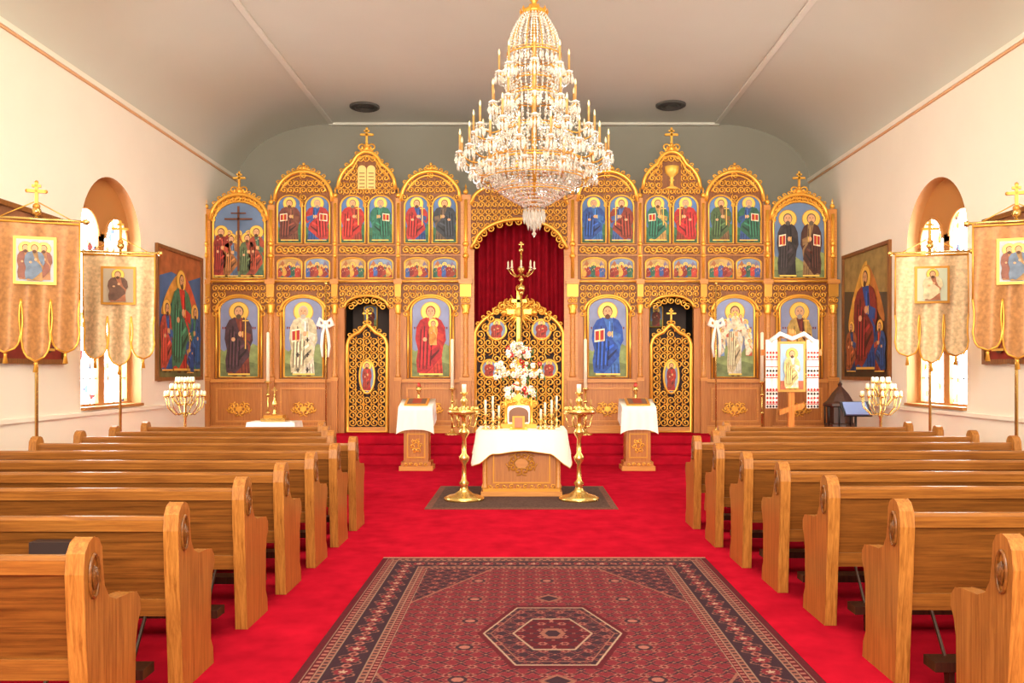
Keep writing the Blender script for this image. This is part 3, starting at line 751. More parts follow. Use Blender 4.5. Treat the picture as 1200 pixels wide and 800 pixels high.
# ------------------------------------------------------------------ draped cloth helper
def drape(mb, x0, x1, y0, y1, z, mat, hang, off=.02, n=28, trim=None):
    mb.box(x0-.01, x1+.01, y0-.01, y1+.01, z, z+.012, mat)
    per = []
    for k in range(n): per.append((x0+(x1-x0)*k/n, y0, 0, k/n))
    for k in range(n): per.append((x1, y0+(y1-y0)*k/n, 1, k/n))
    for k in range(n): per.append((x1-(x1-x0)*k/n, y1, 2, k/n))
    for k in range(n): per.append((x0, y1-(y1-y0)*k/n, 3, k/n))
    nr = {0: (0, -1), 1: (1, 0), 2: (0, 1), 3: (-1, 0)}
    N = len(per); rows = 6; vs = []
    for r in range(rows+1):
        t = r/rows
        for i, (x, y, sd, u) in enumerate(per):
            nx, ny = nr[sd]
            if u < .02: px, py = nr[(sd-1) % 4]; nx, ny = (nx+px)*.8, (ny+py)*.8
            L = hang(u, sd); o = .012+off*t*(1+.7*sin(i*1.1))+t*.03
            vs.append((x+nx*o, y+ny*o, z+.01-L*t))
    fs = [(r*N+i, (r+1)*N+i, (r+1)*N+(i+1) % N, r*N+(i+1) % N) for r in range(rows) for i in range(N)]
    mb.add(vs, fs, mat, True)
    if trim: mb.tube(vs[-N:], .006, trim, 4, closed=True)
def flower(mb, x, y, z, r, mat):
    for k in range(5):
        a = 2*pi*k/5+random.random(); b = random.uniform(-.5, .9)
        mb.ball(x+r*.55*cos(a), y+r*.55*b, z+r*.55*sin(a), r*.55, mat, 6)
    mb.ball(x, y-r*.4, z, r*.35, plain('F0D890', .6), 5)
PET = plain('F6F0E8', .7, name='white_petal'); RPET = plain('B81C28', .7, name='red_petal'); LEAF = plain('4A6A38', .7, name='leaf')
SILVER = plain('E6E0D0', .25, .8, name='silver')

# ------------------------------------------------------------------ central table (tetrapod)
T = empty('tetrapod_table', (-.03, 11.35, .012))
mb = MB(); a, b, y0, y1 = -.50, .44, 10.95, 11.75
mb.box(a-.05, b+.05, y0-.05, y1+.05, .012, .07, ICW2); mb.box(a-.025, b+.025, y0-.025, y1+.025, .07, .11, GOLDD)
mb.box(a, b, y0, y1, .11, .80, ICW); mb.box(a-.06, b+.06, y0-.06, y1+.06, .78, .84, ICW2)
for sx in (a, b): mb.lathe([(.045, 0), (.045, .03), (.03, .06), (.03, .55), (.045, .6), (.045, .66)], sx, y0, .11, ICW2, 10)
for p, q, r, s_ in ((a+.1, b-.1, .17, .19), (a+.1, b-.1, .68, .70), (a+.1, a+.12, .19, .68), (b-.12, b-.1, .19, .68)): mb.box(p, q, y0-.015, y0, r, s_, GOLDD)
mc = (a+b)/2
for k in range(10):
    an = 2*pi*k/10; spiral(mb, mc+.14*cos(an), .43+.1*sin(an), .06, an, 1 if k % 2 else -1, y0-.012, .012, 1.2, 10, GOLDD)
mb.ell(mc, .43, .08, .06, y0-.005, ICW2, 16, .02)
for k in range(10): spiral(mb, a+.07+k*.089, .135, .035, 0, 1 if k % 2 else -1, y0-.02, .008, 1.1, 8)
finish('cabinet', mb, T, bevel=.004)
mb = MB()
def hg(u, sd):
    e = min(u, 1-u); base_ = .27 if sd in (0, 2) else .3
    return base_+.17*max(0, 1-e/.16)+.02*sin(u*9)
drape(mb, a-.10, b+.10, y0-.10, y1+.08, .842, WHITE, hg, .02, trim=GOLDD)
finish('altar_cloth', mb, T)
ztop = .855
mb = MB(); fx, fy = -.07, 11.45
mb.box(fx-.24, fx+.24, fy-.15, fy+.14, ztop, ztop+.06, GOLDD); mb.box(fx-.19, fx+.19, fy-.11, fy+.11, ztop+.06, ztop+.30, SILVER)
mb.prism(arch_pts(fx-.13, fx+.13, ztop+.08, ztop+.28, .08), fy-.125, fy-.11, plain('7A4A2A', .4))
for sg in (-1, 1):
    mb.lathe([(.03, 0), (.02, .03), (.02, .2), (.035, .24), (.0, .36)], fx+sg*.17, fy-.13, ztop+.06, GOLD, 8)
    for k in range(4): spiral(mb, fx+sg*(.06+.05*k), ztop+.36-.015*k, .05, 0, sg, fy-.12, .012)
mb.prism([(fx-.2, ztop+.3), (fx+.2, ztop+.3), (fx, ztop+.46)], fy-.1, fy+.1, GOLD)
mb.tube([(fx, fy, ztop+.3), (fx, fy, 2.05)], .02, GOLD, 6)
mb.tube([(fx-.30, fy, 1.62), (fx+.30, fy, 1.62)], .02, GOLD, 6)
def cl(x, z, n, sx, sz):
    for _ in range(n):
        xx = x+random.uniform(-sx, sx); zz = z+random.uniform(-sz, sz)
        flower(mb, xx, fy-.04+random.uniform(-.05, .05), zz, random.uniform(.024, .040), random.choice([PET, PET, PET, PET, SILVER, SILVER, RPET]))
        if random.random() < .5: mb.octa(xx+.04, fy-.01, zz-.03, .015, .05, LEAF)
cl(fx, 1.68, 40, .10, .32); cl(fx-.2, 1.62, 18, .14, .10); cl(fx+.2, 1.62, 18, .14, .10); cl(fx, 1.34, 26, .20, .08); cl(fx-.1, 1.86, 8, .06, .06); cl(fx+.1, 1.86, 8, .06, .06)
finish('flower_cross', mb)
def small_cs(x, y, h, ch=.12, name='table_candlestick'):
    mb = MB()
    mb.lathe([(.05, 0), (.05, .01), (.02, .03), (.012, .06), (.022, h*.4), (.01, h*.5), (.014, h-.03), (.035, h-.015), (.035, h), (0, h)], x, y, ztop, BRASS, 12)
    mb.lathe([(.015, 0), (.015, ch), (.002, ch+.005)], x, y, ztop+h, CANDLE, 8)
    finish(name, mb)
for x, y, h, ch in ((-.50, 11.1, .20, .18), (-.42, 11.5, .22, .20), (-.40, 11.12, .12, .12), (-.33, 11.25, .16, .14), (.22, 11.1, .14, .12), (.28, 11.3, .18, .16), (.36, 11.1, .20, .18), (.44, 11.5, .24, .18)):
    small_cs(x, y, h, ch)
mb = MB()
mb.prismx([(11.02, ztop), (11.06, ztop+.01), (11.13, ztop+.17), (11.11, ztop+.17)], -.15, .01, GOLDD)
mb.box(-.18, -.15, 11.0, 11.16, ztop, ztop+.03, GOLD); mb.box(.01, .04, 11.0, 11.16, ztop, ztop+.03, GOLD)
mb.prismx([(11.022, ztop+.03), (11.03, ztop+.03), (11.095, ztop+.155), (11.087, ztop+.155)], -.12, -.02, plain('A86A4A', .5))
finish('gospel_book_on_stand', mb)

def candle_stand(x, y):
    mb = MB()
    mb.lathe([(.25, 0), (.25, .03), (.20, .055), (.12, .075), (.06, .12), (.04, .17), (.065, .21), (.03, .25), (.024, .44), (.055, .49), (.065, .53), (.03, .58), (.024, .76), (.06, .82), (.07, .85), (.03, .90), (.028, 1.02), (.08, 1.06), (.20, 1.07), (.21, 1.12), (.19, 1.12), (.06, 1.09), (.03, 1.13), (.03, 1.2), (.05, 1.23), (.02, 1.27), (.02, 1.30), (.05, 1.32), (.05, 1.34), (0, 1.34)], x, y, .012, BRASS, 24)
    for k in range(14):
        a = 2*pi*k/14
        mb.lathe([(.012, 0), (.022, .02), (.018, .05), (0, .05)], x+.165*cos(a), y+.165*sin(a), 1.12, BRASS, 7)
        if k % 2: mb.lathe([(.008, 0), (.008, .1), (0, .1)], x+.165*cos(a), y+.165*sin(a), 1.16, CTUBE, 6)
    for k in range(6):
        a = 2*pi*k/6
        mb.tube([(x+.03*cos(a), y+.03*sin(a), .93), (x+.13*cos(a), y+.13*sin(a), .92), (x+.15*cos(a), y+.15*sin(a), 1.0), (x+.17*cos(a), y+.17*sin(a), 1.09)], .01, BRASS, 5)
    mb.lathe([(.028, 0), (.028, .10), (0, .10)], x, y, 1.35, CANDLE, 10)
    finish('brass_candle_stand', mb)
candle_stand(-.745, 10.62); candle_stand(.685, 10.62)

def analogion(x, y):
    e = empty('analogion', (x, y, 0)); mb = MB()
    mb.box(x-.27, x+.27, y-.22, y+.22, 0, .07, ICW2); mb.box(x-.24, x+.24, y-.19, y+.19, .07, .14, ICW)
    mb.box(x-.20, x+.20, y-.16, y+.16, .14, .98, ICW)
    for p, q, r, s_ in ((-.15, .15, .2, .22), (-.15, .15, .58, .60), (-.15, -.13, .22, .58), (.13, .15, .22, .58)): mb.box(x+p, x+q, y-.175, y-.16, r, s_, GOLDD)
    for k in range(6):
        an = k*pi/3; spiral(mb, x+.06*cos(an), .40+.08*sin(an), .045, an, 1, y-.172, .011, 1.2, 9)
    for k in range(5): spiral(mb, x-.16+.08*k, .105, .03, 0, 1 if k % 2 else -1, y-.20, .009, 1.1, 8)
    mb.prismx([(y-.24, .96), (y+.22, .96), (y+.22, 1.14), (y-.24, 1.02)], x-.26, x+.26, ICW2)
    finish('desk', mb, e, bevel=.005)
    mb = MB(); n = 20; vs = []
    path = [(y+.225, .90), (y+.225, 1.15), (y-.25, 1.03)]+[(y-.262-.006*k, 1.03-.06*k) for k in range(1, 7)]
    for j, (py, pz) in enumerate(path):
        for i in range(n+1):
            u = i/n; xx = x-.275+.55*u
            drop = 0 if j < 3 else (j-2)/6*.07*(abs(u-.5)*2)**3
            vs.append((xx+(u-.5)*.03*max(0, j-2)/3, py-.008*sin(i*1.3)*(j > 2), pz-drop))
    mb.add(vs, [(j*(n+1)+i, (j+1)*(n+1)+i, (j+1)*(n+1)+i+1, j*(n+1)+i+1) for j in range(len(path)-1) for i in range(n)], WHITE, True)
    for sg in (-1, 1):
        xs = x+sg*.276
        mb.add([(xs, y+.22, 1.15), (xs, y-.25, 1.03), (xs+sg*.02, y-.24, .72), (xs+sg*.02, y+.2, .80)], [(0, 1, 2, 3)], WHITE)
    finish('linen_cloth', mb, e)
    mb = MB()
    mb.prismx([(y-.2, 1.05), (y+.17, 1.145), (y+.165, 1.165), (y-.205, 1.07)], x-.19, x+.19, GOLD)
    mb.prismx([(y-.16, 1.08), (y+.13, 1.155), (y+.13, 1.16), (y-.16, 1.085)], x-.15, x+.15, plain('7A5A4A', .5))
    mb.prismx([(y-.14, 1.085), (y+.10, 1.148), (y+.10, 1.16), (y-.14, 1.09)], x-.07, x+.07, plain('A03A2A', .5))
    mb.lathe([(.04, 0), (.02, .03), (.02, .1), (.045, .14), (.045, .2), (.03, .2), (0, .16)], x, y+.19, 1.15, BRASS, 10)
    mb.ball(x, y+.19, 1.37, .03, plain('C03020', .3), 8, .05)
    finish('icon_and_lamp', mb, e)
analogion((490-614)*.0141, 14.0); analogion((745.5-614)*.0141, 14.0)

def pole(name, x, y, zb, zt, kind):
    mb = MB()
    mb.lathe([(.13, 0), (.13, .02), (.05, .05), (.02, .1), (.014, .14)], x, y, zb, BRASS, 14)
    if kind == 'candle':
        zc_ = zt-.95
        mb.tube([(x, y, zb+.1), (x, y, zc_)], .018, BRASS, 8)
        for z in (zb+.4, zc_-.2): mb.ball(x, y, z, .04, BRASS)
        mb.lathe([(.02, 0), (.06, .02), (.06, .04), (.03, .05)], x, y, zc_, BRASS, 12)
        mb.lathe([(.032, 0), (.030, .88), (.004, .9)], x, y, zc_+.04, CANDLE, 10)
    else:
        mb.tube([(x, y, zb+.1), (x, y, zt)], .013, BRASS, 8)
        mb.ball(x, y, zt, .035, BRASS)
        bz = zt-.72
        mb.ball(x, y-.03, bz, .05, WHITE, 8)
        for sg in (-1, 1):
            mb.tube([(x, y-.03, bz), (x+sg*.10, y-.05, bz+.07), (x+sg*.13, y-.04, bz-.03), (x+sg*.06, y-.03, bz-.06), (x, y-.03, bz)], [.02, .04, .045, .035, .02], WHITE, 8)
            mb.tube([(x, y-.03, bz), (x+sg*.05, y-.05, bz-.2), (x+sg*.07, y-.04, bz-.42), (x+sg*.05, y-.05, bz-.62)], [.015, .03, .03, .02], WHITE, 6)
    finish(name, mb)
def wx(px, d): return (px-614)*d/1000
def wz(py, d): return 1.62-(py-434)*d/1000
pole('ribboned_processional_pole', wx(382, 15.5), 15.5, .45, wz(332, 15.5), 'bow'); pole('ribboned_processional_pole', wx(839, 15.5), 15.5, .45, wz(332, 15.5), 'bow')
for px in (314, 530, 686, 893): pole('tall_candle_stand', wx(px, 15.45), 15.45, .45, wz(388 if px in (314, 893) else 396, 15.45), 'candle')

# ------------------------------------------------------------------ chandelier
def chandelier(cx, cy):
    e = empty('crystal_chandelier', (cx, cy, 3.3)); f = MB(); g = MB()
    f.lathe([(.16, 0), (.15, -.04), (.05, -.09), (.015, -.1)], cx, cy, ZC, BRASS, 16)
    f.tube([(cx, cy, ZC-.05), (cx, cy, 6.3)], .014, BRASS, 6)
    f.tube([(cx, cy, 6.35), (cx, cy, 3.75)], .035, GOLDD, 8)
    f.lathe([(.02, 0), (.06, -.03), (.03, -.06), (.06, -.12), (.15, -.17), (.17, -.22), (.10, -.22)], cx, cy, 6.42, GOLDD, 16)
    for k in range(10):
        a = 2*pi*k/10; f.octa(cx+.17*cos(a), cy+.17*sin(a), 6.24, .02, .05, GOLDD)
        f.tube([(cx+.16*cos(a), cy+.16*sin(a), 6.2), (cx+.24*cos(a), cy+.24*sin(a), 6.0), (cx+.31*cos(a), cy+.31*sin(a), 5.8), (cx+.34*cos(a), cy+.34*sin(a), 5.66)], .007, GOLDD, 4)
    def ring(r, z, t=.010, h=.035):
        f.tube([(cx+r*cos(2*pi*k/32), cy+r*sin(2*pi*k/32), z) for k in range(32)], t, GOLDD, 6, closed=True)
        f.tube([(cx+r*cos(2*pi*k/32), cy+r*sin(2*pi*k/32), z+h) for k in range(32)], t*.6, GOLDD, 4, closed=True)
    def strands(r0, z0, r1, z1, n, m, bulge=0, sz=.013, ph=0):
        for k in range(n):
            a = 2*pi*(k+ph)/n
            for j in range(m):
                t = (j+.5)/m; r = r0+(r1-r0)*t+bulge*sin(pi*t); z = z0+(z1-z0)*t
                q = sz*random.uniform(.85, 1.4)
                g.octa(cx+r*cos(a), cy+r*sin(a), z, q, abs(z1-z0)/m*.44+.002, CRYS)
    def drops(r, z, n, L=.09, sz=.018):
        for k in range(n):
            a = 2*pi*k/n
            g.octa(cx+r*cos(a), cy+r*sin(a), z-.02, .012, .014, CRYS); g.octa(cx+r*cos(a), cy+r*sin(a), z-.035-L/2, sz, L/2, CRYS)
    def candle(x, y, z, h=.15):
        f.lathe([(.012, -.05), (.02, -.03), (.022, -.015)], x, y, z, GOLDD, 8)
        g.lathe([(.022, -.015), (.050, -.005), (.06, .01), (.045, .012), (.02, .0), (.022, .03)], x, y, z, CRYS, 10)
        f.lathe([(.015, 0), (.015, h)], x, y, z+.02, CTUBE, 7)
        g.lathe([(.006, 0), (.016, .025), (.012, .05), (.002, .085)], x, y, z+.02+h, plain('F0DDB0', .2), 6)
        for k in range(8):
            a = 2*pi*k/8; g.octa(x+.055*cos(a), y+.055*sin(a), z-.03, .010, .014, CRYS); g.octa(x+.055*cos(a), y+.055*sin(a), z-.095, .017, .055, CRYS)
    def arms(r0, z0, r1, z1, n, dip, ch=.15, ph=0):
        for k in range(n):
            a = 2*pi*(k+ph)/n
            pts = []
            for j in range(9):
                t = j/8; r = r0+(r1-r0)*t; z = z0+(z1-z0)*t-dip*sin(pi*t)*(1-.3*t)+dip*.3*sin(2*pi*t)
                pts.append((cx+r*cos(a), cy+r*sin(a), z))
            f.tube(pts, .010, GOLDD, 5)
            for j in range(1, 8): g.octa(pts[j][0], pts[j][1], pts[j][2]-.06, .014, .045, CRYS)
            candle(cx+r1*cos(a), cy+r1*sin(a), z1, ch)
            m = 11
            zt_ = z1+.42; rt_ = r0*.9
            for j in range(1, m):
                t = j/m; r = r1+(rt_-r1)*t; z = z1+(zt_-z1)*t-.12*sin(pi*t)
                g.octa(cx+r*cos(a), cy+r*sin(a), z, .014, .019, CRYS)
            for j in range(1, 9):
                a2 = a+2*pi/n*j/9; g.octa(cx+r1*cos(a2), cy+r1*sin(a2), z1-.02-.09*sin(pi*j/9), .014, .018, CRYS)
    strands(.15, 6.2, .34, 5.68, 26, 13, .05, .013); strands(.10, 6.2, .26, 5.7, 16, 12, .05, .012)
    ring(.35, 5.66); drops(.35, 5.66, 28, .12)
    strands(.30, 5.64, .27, 5.15, 26, 11, .03); ring(.24, 5.35)
    arms(.28, 5.50, .45, 5.46, 8, .06, .20)
    ring(.34, 5.13); drops(.36, 5.13, 28, .14)
    strands(.34, 5.12, .28, 4.72, 28, 9, .04, .015)
    arms(.30, 5.10, .55, 5.02, 10, .08, .20, .5)
    ring(.40, 4.70); drops(.42, 4.70, 32, .15)
    arms(.34, 4.72, .78, 4.68, 12, .10, .20)
    strands(.40, 4.70, .50, 4.30, 36, 9, .06, .015)
    arms(.42, 4.40, .96, 4.38, 16, .13, .20, .5)
    ring(.60, 4.27, .014); drops(.60, 4.27, 44, .16, .019); drops(.50, 4.24, 36, .18, .019); drops(.72, 4.32, 40, .13, .018)
    strands(.60, 4.25, .10, 3.72, 46, 15, .16, .017); strands(.5, 4.2, .08, 3.78, 30, 12, .12, .015)
    ring(.68, 4.05, .008); ring(.52, 3.88, .007)
    arms(.45, 4.25, .78, 4.18, 10, .10, .14, .25)
    f.lathe([(.10, 0), (.12, -.02), (.06, -.04), (.03, -.07), (.0, -.07)], cx, cy, 3.76, GOLDD, 14)
    drops(.13, 3.74, 18, .2, .022); drops(.08, 3.72, 12, .26, .022); g.octa(cx, cy, 3.50, .04, .14, CRYS); g.octa(cx, cy, 3.38, .03, .05, CRYS)
    finish('brass_frame', f, e); finish('crystals', g, e)
chandelier(.13, 11.0)

# ------------------------------------------------------------------ banners
def banner(x, y, w, zt, zbt, rz, fabric, icon_c, tong=3):
    e = empty('church_banner', (x, y, 0)); e.rotation_euler = (0, 0, rz)
    fab = plain(fabric, .5, .15, var=.25, scale=22, name='brocade')
    mb = MB(); Hh = zt-zbt; body = Hh*.56
    def fold(xx, v): return .026*sin((xx/w+.5)*17+v)*(.3+v)-.02
    nu, nv = 48, 12; vs = []
    for j in range(nv+1):
        v = j/nv
        for i in range(nu+1):
            xx = -w/2+w*i/nu; vs.append((xx, fold(xx, v), zt-body*v-.02*sin(pi*i/nu)*(1-v)))
    mb.add(vs, [(j*(nu+1)+i, (j+1)*(nu+1)+i, (j+1)*(nu+1)+i+1, j*(nu+1)+i+1) for j in range(nv) for i in range(nu)], fab, True)
    for k in range(tong):
        a = -w/2+w*k/tong; b = a+w/tong; L = (Hh-body)*(1 if k % 2 else .86)
        rows = 14; vs = []; left = []; right = []
        for j in range(rows+1):
            v = j/rows; c = (a+b)/2
            q = (b-a)/2*(1.0-.10*sin(pi*min(1, v*1.5)) if v < .7 else .93*math.sqrt(max(0.0, 1-((v-.7)/.3)**2))+.005)
            for i in range(13):
                xx = c+q*(i/12*2-1)
                vs.append((xx, fold(xx, 1+v*.3), zt-body-L*v))
            left.append(vs[-13]); right.append(vs[-1])
        mb.add(vs, [(j*13+i, (j+1)*13+i, (j+1)*13+i+1, j*13+i+1) for j in range(rows) for i in range(12)], fab, True)
        mb.tube(left+right[::-1], .012, GOLD, 4)
        c = (a+b)/2; zz = zt-body-L
        mb.lathe([(.004, 0), (.02, -.02), (.015, -.035), (.028, -.12), (0, -.12)], c, -.02, zz, GOLD, 8)
    for sg in (-1, 1): mb.tube([(sg*w/2, fold(sg*w/2, 0), zt), (sg*w/2, fold(sg*w/2, 1), zt-body)], .010, GOLD, 4)
    mb.tube([(-w/2, -.03, zt-.03), (w/2, -.03, zt-.03)], .012, GOLD, 4)
    mb.tube([(-w/2-.05, .01, zt+.01), (w/2+.05, .01, zt+.01)], .018, BRASS, 8)
    for sg in (-1, 1): mb.ball(sg*(w/2+.06), .01, zt+.01, .035, BRASS)
    mb.tube([(0, .045, .06), (0, .045, zt+.12)], .018, BRASS, 8)
    mb.lathe([(.17, 0), (.17, .02), (.06, .06), (.03, .14), (.02, .16)], 0, .045, 0, BRASS, 14)
    mb.ball(0, .045, zt+.10, .05, BRASS); finial_cross(mb, 0, zt+.12, .30, .045, GOLDD)
    for sg in (-1, 1): mb.tube([(sg*.02, .03, zt+.2), (sg*w*.4, .01, zt+.02)], .006, GOLD, 4)
    iw = w*.24; ic = zt-body*.52; ih = body*.30
    mb.box(-iw, iw, -.06, -.03, ic-ih, ic+ih, GOLDD); mb.box(-iw*.86, iw*.86, -.066, -.06, ic-ih*.88, ic+ih*.88, plain(icon_c, .6))
    if icon_c == 'B4BCC4':
        for dx in (-.6, .6): fig(mb, iw*dx*.7, ic-ih*.8, ih*1.5, -.068, 'B07A52', '8A5444', hs=1.3, w=iw*.75, detail=False)
        fig(mb, 0, ic-ih*.85, ih*1.55, -.078, 'A88050', '6A7A90', hs=1.3, w=iw*.9, detail=False)
    else: fig(mb, 0, ic-ih*.85, ih*1.62, -.075, 'A86A4A', 'D8C8A0' if icon_c[0] == 'C' else '6A4A3A', hs=1.4, w=iw*1.1, detail=False)
    a = np.array(mb.v); ob = finish('banner_body', mb)
    ob.parent = e; ob.location = Vector(((a[:, 0].min()+a[:, 0].max())/2, (a[:, 1].min()+a[:, 1].max())/2, a[:, 2].min()))
banner(wx(42, 9.3), 9.3, .86, 3.26, 1.72, math.radians(22), 'AE7A48', 'B4BCC4')
banner(wx(140, 11.2), 11.2, .88, 3.16, 1.68, math.radians(12), 'DCBE94', 'B8A890')
banner(wx(1192, 9.3), 9.3, .86, 3.24, 1.75, math.radians(-22), 'AE7A48', 'B4BCC4')
banner(wx(1091, 11.2), 11.2, .88, 3.16, 1.72, math.radians(-12), 'DCBE94', 'C8D0B8')

# ------------------------------------------------------------------ wall paintings
PF = wood('picture_frame_wood', '6A3E1C', '94602E', 'z')
def painting(sg, y0, y1, z0, z1, bg, polys, figs):
    mb = MB(); L0 = y1-y0; hl = L0/2; fr = .06
    mb.box(-hl, hl, -.05, 0, z0, z0+fr, PF); mb.box(-hl, hl, -.05, 0, z1-fr, z1, PF)
    mb.box(-hl, -hl+fr, -.05, 0, z0+fr, z1-fr, PF); mb.box(hl-fr, hl, -.05, 0, z0+fr, z1-fr, PF)
    mb.box(-hl+fr, hl-fr, -.015, 0, z0+fr, z1-fr, bg)
    L, H = L0-2*fr, z1-z0-2*fr
    for k, (pts, col) in enumerate(polys):
        mb.prism([((u-.5)*L, z0+fr+v*H) for u, v in pts], -.017-.0008*k, -.015, plain(col, .6, var=.3, scale=5))
    for k, (u, v, h, r_, m_, kw) in enumerate(figs):
        fig(mb, (u-.5)*L, z0+fr+v*H, h*H, -.028-.003*k, r_, m_, w=kw.pop('w', .3)*L, **kw)
    ob = finish('framed_icon_painting', mb, pivot=(0, 0, z0))
    ob.location = (sg*(W-.001), (y0+y1)/2, z0); ob.rotation_euler = (0, 0, -sg*pi/2)
def blob(cx, cy, rx, ry, n=14, a=0): return [(cx+rx*cos(2*pi*i/n)*cos(a)-ry*sin(2*pi*i/n)*sin(a), cy+rx*cos(2*pi*i/n)*sin(a)+ry*sin(2*pi*i/n)*cos(a)) for i in range(n)]
painting(-1, 13.75, 15.7, 1.45, 3.68, plain('44689C', .6, var=.3, scale=2),
    [([(0, .78), (.3, .84), (.7, .80), (1, .86), (1, 1), (0, 1)], 'A86238'), ([(0, 0), (1, 0), (1, .3), (.7, .36), (.4, .28), (0, .34)], '6A6A44'), ([(0, .34), (.2, .56), (.34, .32)], '8A5A4A'), ([(.62, .34), (.85, .60), (1, .4), (1, .3)], '4A7A6A'),
     (blob(.28, .66, .26, .06, a=.7), 'D89A44'), (blob(.74, .68, .26, .06, a=-.7), 'C85A3A')],
    [(.18, .05, .56, '3A62A8', 'B04838', dict(w=.28)), (.83, .05, .56, '3E7A62', '34588E', dict(w=.28, flip=-1)), (.50, .05, .84, 'B8342A', '3E7458', dict(w=.46, hs=.8)), (.70, .03, .34, 'C08A40', '344E8C', dict(w=.2, flip=-1))])
painting(1, 13.8, 15.85, 1.45, 3.74, plain('4E4436', .6, var=.3, scale=2),
    [([(0, .72), (1, .64), (1, 1), (0, 1)], '98804C'), ([(0, 0), (1, 0), (1, .25), (0, .2)], '4A3A2A'), ([(0, .2), (.3, .6), (.5, .3)], '3A4A4A'), ([(.5, .3), (.8, .66), (1, .3)], '5A3A2A'), (blob(.32, .66, .34, .08, a=.9), 'D8A444'), (blob(.72, .66, .30, .06, a=-.9), 'C07838')],
    [(.52, .06, .84, '2A4E98', '7E2A26', dict(w=.50, hs=.85)), (.20, .04, .42, '2E4A80', 'A05A34', dict(w=.26)), (.84, .04, .40, 'A84A30', '2E4A80', dict(w=.24, flip=-1))])
for sg in (-1, 1):
    painting(sg, 9.0, 11.0, 1.7, 3.56, plain('A87C4C', .6, var=.2, scale=3), [([(0, 0), (1, 0), (1, .2), (0, .16)], '8A241C'), ([(0, .7), (1, .76), (1, 1), (0, 1)], '8A5A3A')],
        [(.22, .06, .8, 'B86A40', '8A3A2A', dict(w=.34)), (.75, .06, .8, '8A3A2C', 'B88A4A', dict(w=.34))])

# ------------------------------------------------------------------ right group
mb = MB(); cx, cy = wx(927, 14.2), 14.2
CW = wood('cross_wood', 'B86A2A', 'D88A42', 'z')
mb.box(cx-.30, cx+.30, cy-.25, cy+.25, 0, .12, CW); mb.box(cx-.05, cx+.05, cy-.03, cy+.03, .12, wz(386, cy), CW)
mb.box(cx-.50, cx+.50, cy-.03, cy+.03, wz(413, cy)-.05, wz(413, cy)+.05, CW); mb.box(cx-.17, cx+.17, cy-.035, cy+.035, wz(394, cy)-.035, wz(394, cy)+.035, CW)
mb.prism([(cx-.2, wz(488, cy)+.03), (cx+.2, wz(480, cy)+.03), (cx+.2, wz(480, cy)+.12), (cx-.2, wz(488, cy)+.12)], cy-.04, cy+.04, CW)
mb.box(cx-.24, cx+.22, cy-.07, cy-.04, wz(459, cy), wz(400, cy), plain('C89A4A', .4, .4)); mb.box(cx-.20, cx+.18, cy-.075, cy-.07, wz(456, cy), wz(403, cy), plain('98B0C4', .6))
fig(mb, cx-.01, wz(455, cy), .66, cy-.078, 'E4D8C4', 'D0B070', hs=1.1, w=.26)
mb.box(cx-.2, cx+.18, cy-.079, cy-.076, wz(456, cy), wz(446, cy), plain('A85A3A', .6))
RED = plain('B02020', .8); BLK = plain('2A1A1A', .8)
for sg in (-1, 1):
    xa, xb = sorted((cx+sg*.24, cx+sg*.44)); zt_, zb_ = wz(398, cy), wz(478, cy)
    n = 10; vs = []
    for i in range(n+1):
        x = xa+(xb-xa)*i/n; yy = cy-.06-.012*sin(i*1.2); vs += [(x, yy, zb_), (x, yy, zt_)]
    mb.add(vs, [(2*i, 2*i+2, 2*i+3, 2*i+1) for i in range(n)], WHITE, True)
    for r_ in range(9):
        z_ = [.03, .10, .17, .24, .31, .55, .62, .85, .92][r_]
        for k in range(4):
            x = xa+.025+k*.05; z__ = zb_+z_
            mb.prism([(x-.02, z__), (x, z__-.025), (x+.02, z__), (x, z__+.025)], cy-.083, cy-.075, RED if r_ % 3 else BLK)
    for z_ in (.065, .28, .5, .68, .8): mb.box(xa, xb, cy-.082, cy-.075, zb_+z_, zb_+z_+.012, RED)
mb.tube([(cx-.36, cy-.05, wz(400, cy)), (cx-.2, cy-.05, wz(391, cy)), (cx, cy-.06, wz(397, cy)), (cx+.2, cy-.05, wz(391, cy)), (cx+.36, cy-.05, wz(400, cy))], .04, WHITE, 8)
finish('wooden_cross_with_embroidered_towel', mb)
mb = MB(); fx, fy = wx(987, 14.0), 14.1
mb.lathe([(.30, 0), (.30, .06), (.10, .10), (.05, .14), (.05, .62), (.10, .66)], fx, fy, 0, DWOOD, 8, False)
mb.lathe([(.24, .66), (.26, .70), (.26, .74), (.22, .76), (.22, 1.02), (.28, 1.04), (.28, 1.08), (.22, 1.12), (.14, 1.24), (.05, 1.34), (.03, 1.36), (.04, 1.40), (.0, 1.44)], fx, fy, 0, DWOOD, 8, False)
for k in range(8):
    a = 2*pi*(k+.5)/8
    mb.tube([(fx+.235*cos(a), fy+.235*sin(a), .70), (fx+.235*cos(a), fy+.235*sin(a), 1.06)], .014, BLACK, 5)
    mb.tube([(fx+.05*cos(a), fy+.05*sin(a), .45), (fx+.2*cos(a), fy+.2*sin(a), .66)], .014, DWOOD, 5)
finish('octagonal_lectern', mb)
mb = MB(); fx, fy = wx(1003, 13.2), 13.2
mb.tube([(fx, fy, .05), (fx, fy, 1.0)], .015, BLACK, 6)
for k in range(3):
    a = 2*pi*k/3; mb.tube([(fx, fy, .3), (fx+.25*cos(a), fy+.25*sin(a), .01)], .01, BLACK, 5)
mb.prismx([(fy-.1, .93), (fy-.08, .91), (fy+.1, 1.12), (fy+.08, 1.14)], fx-.22, fx+.22, BLACK)
mb.prismx([(fy-.115, .95), (fy-.1, .935), (fy+.07, 1.12), (fy+.055, 1.13)], fx-.19, fx+.17, plain('6A7AA8', .6))
finish('music_stand', mb)
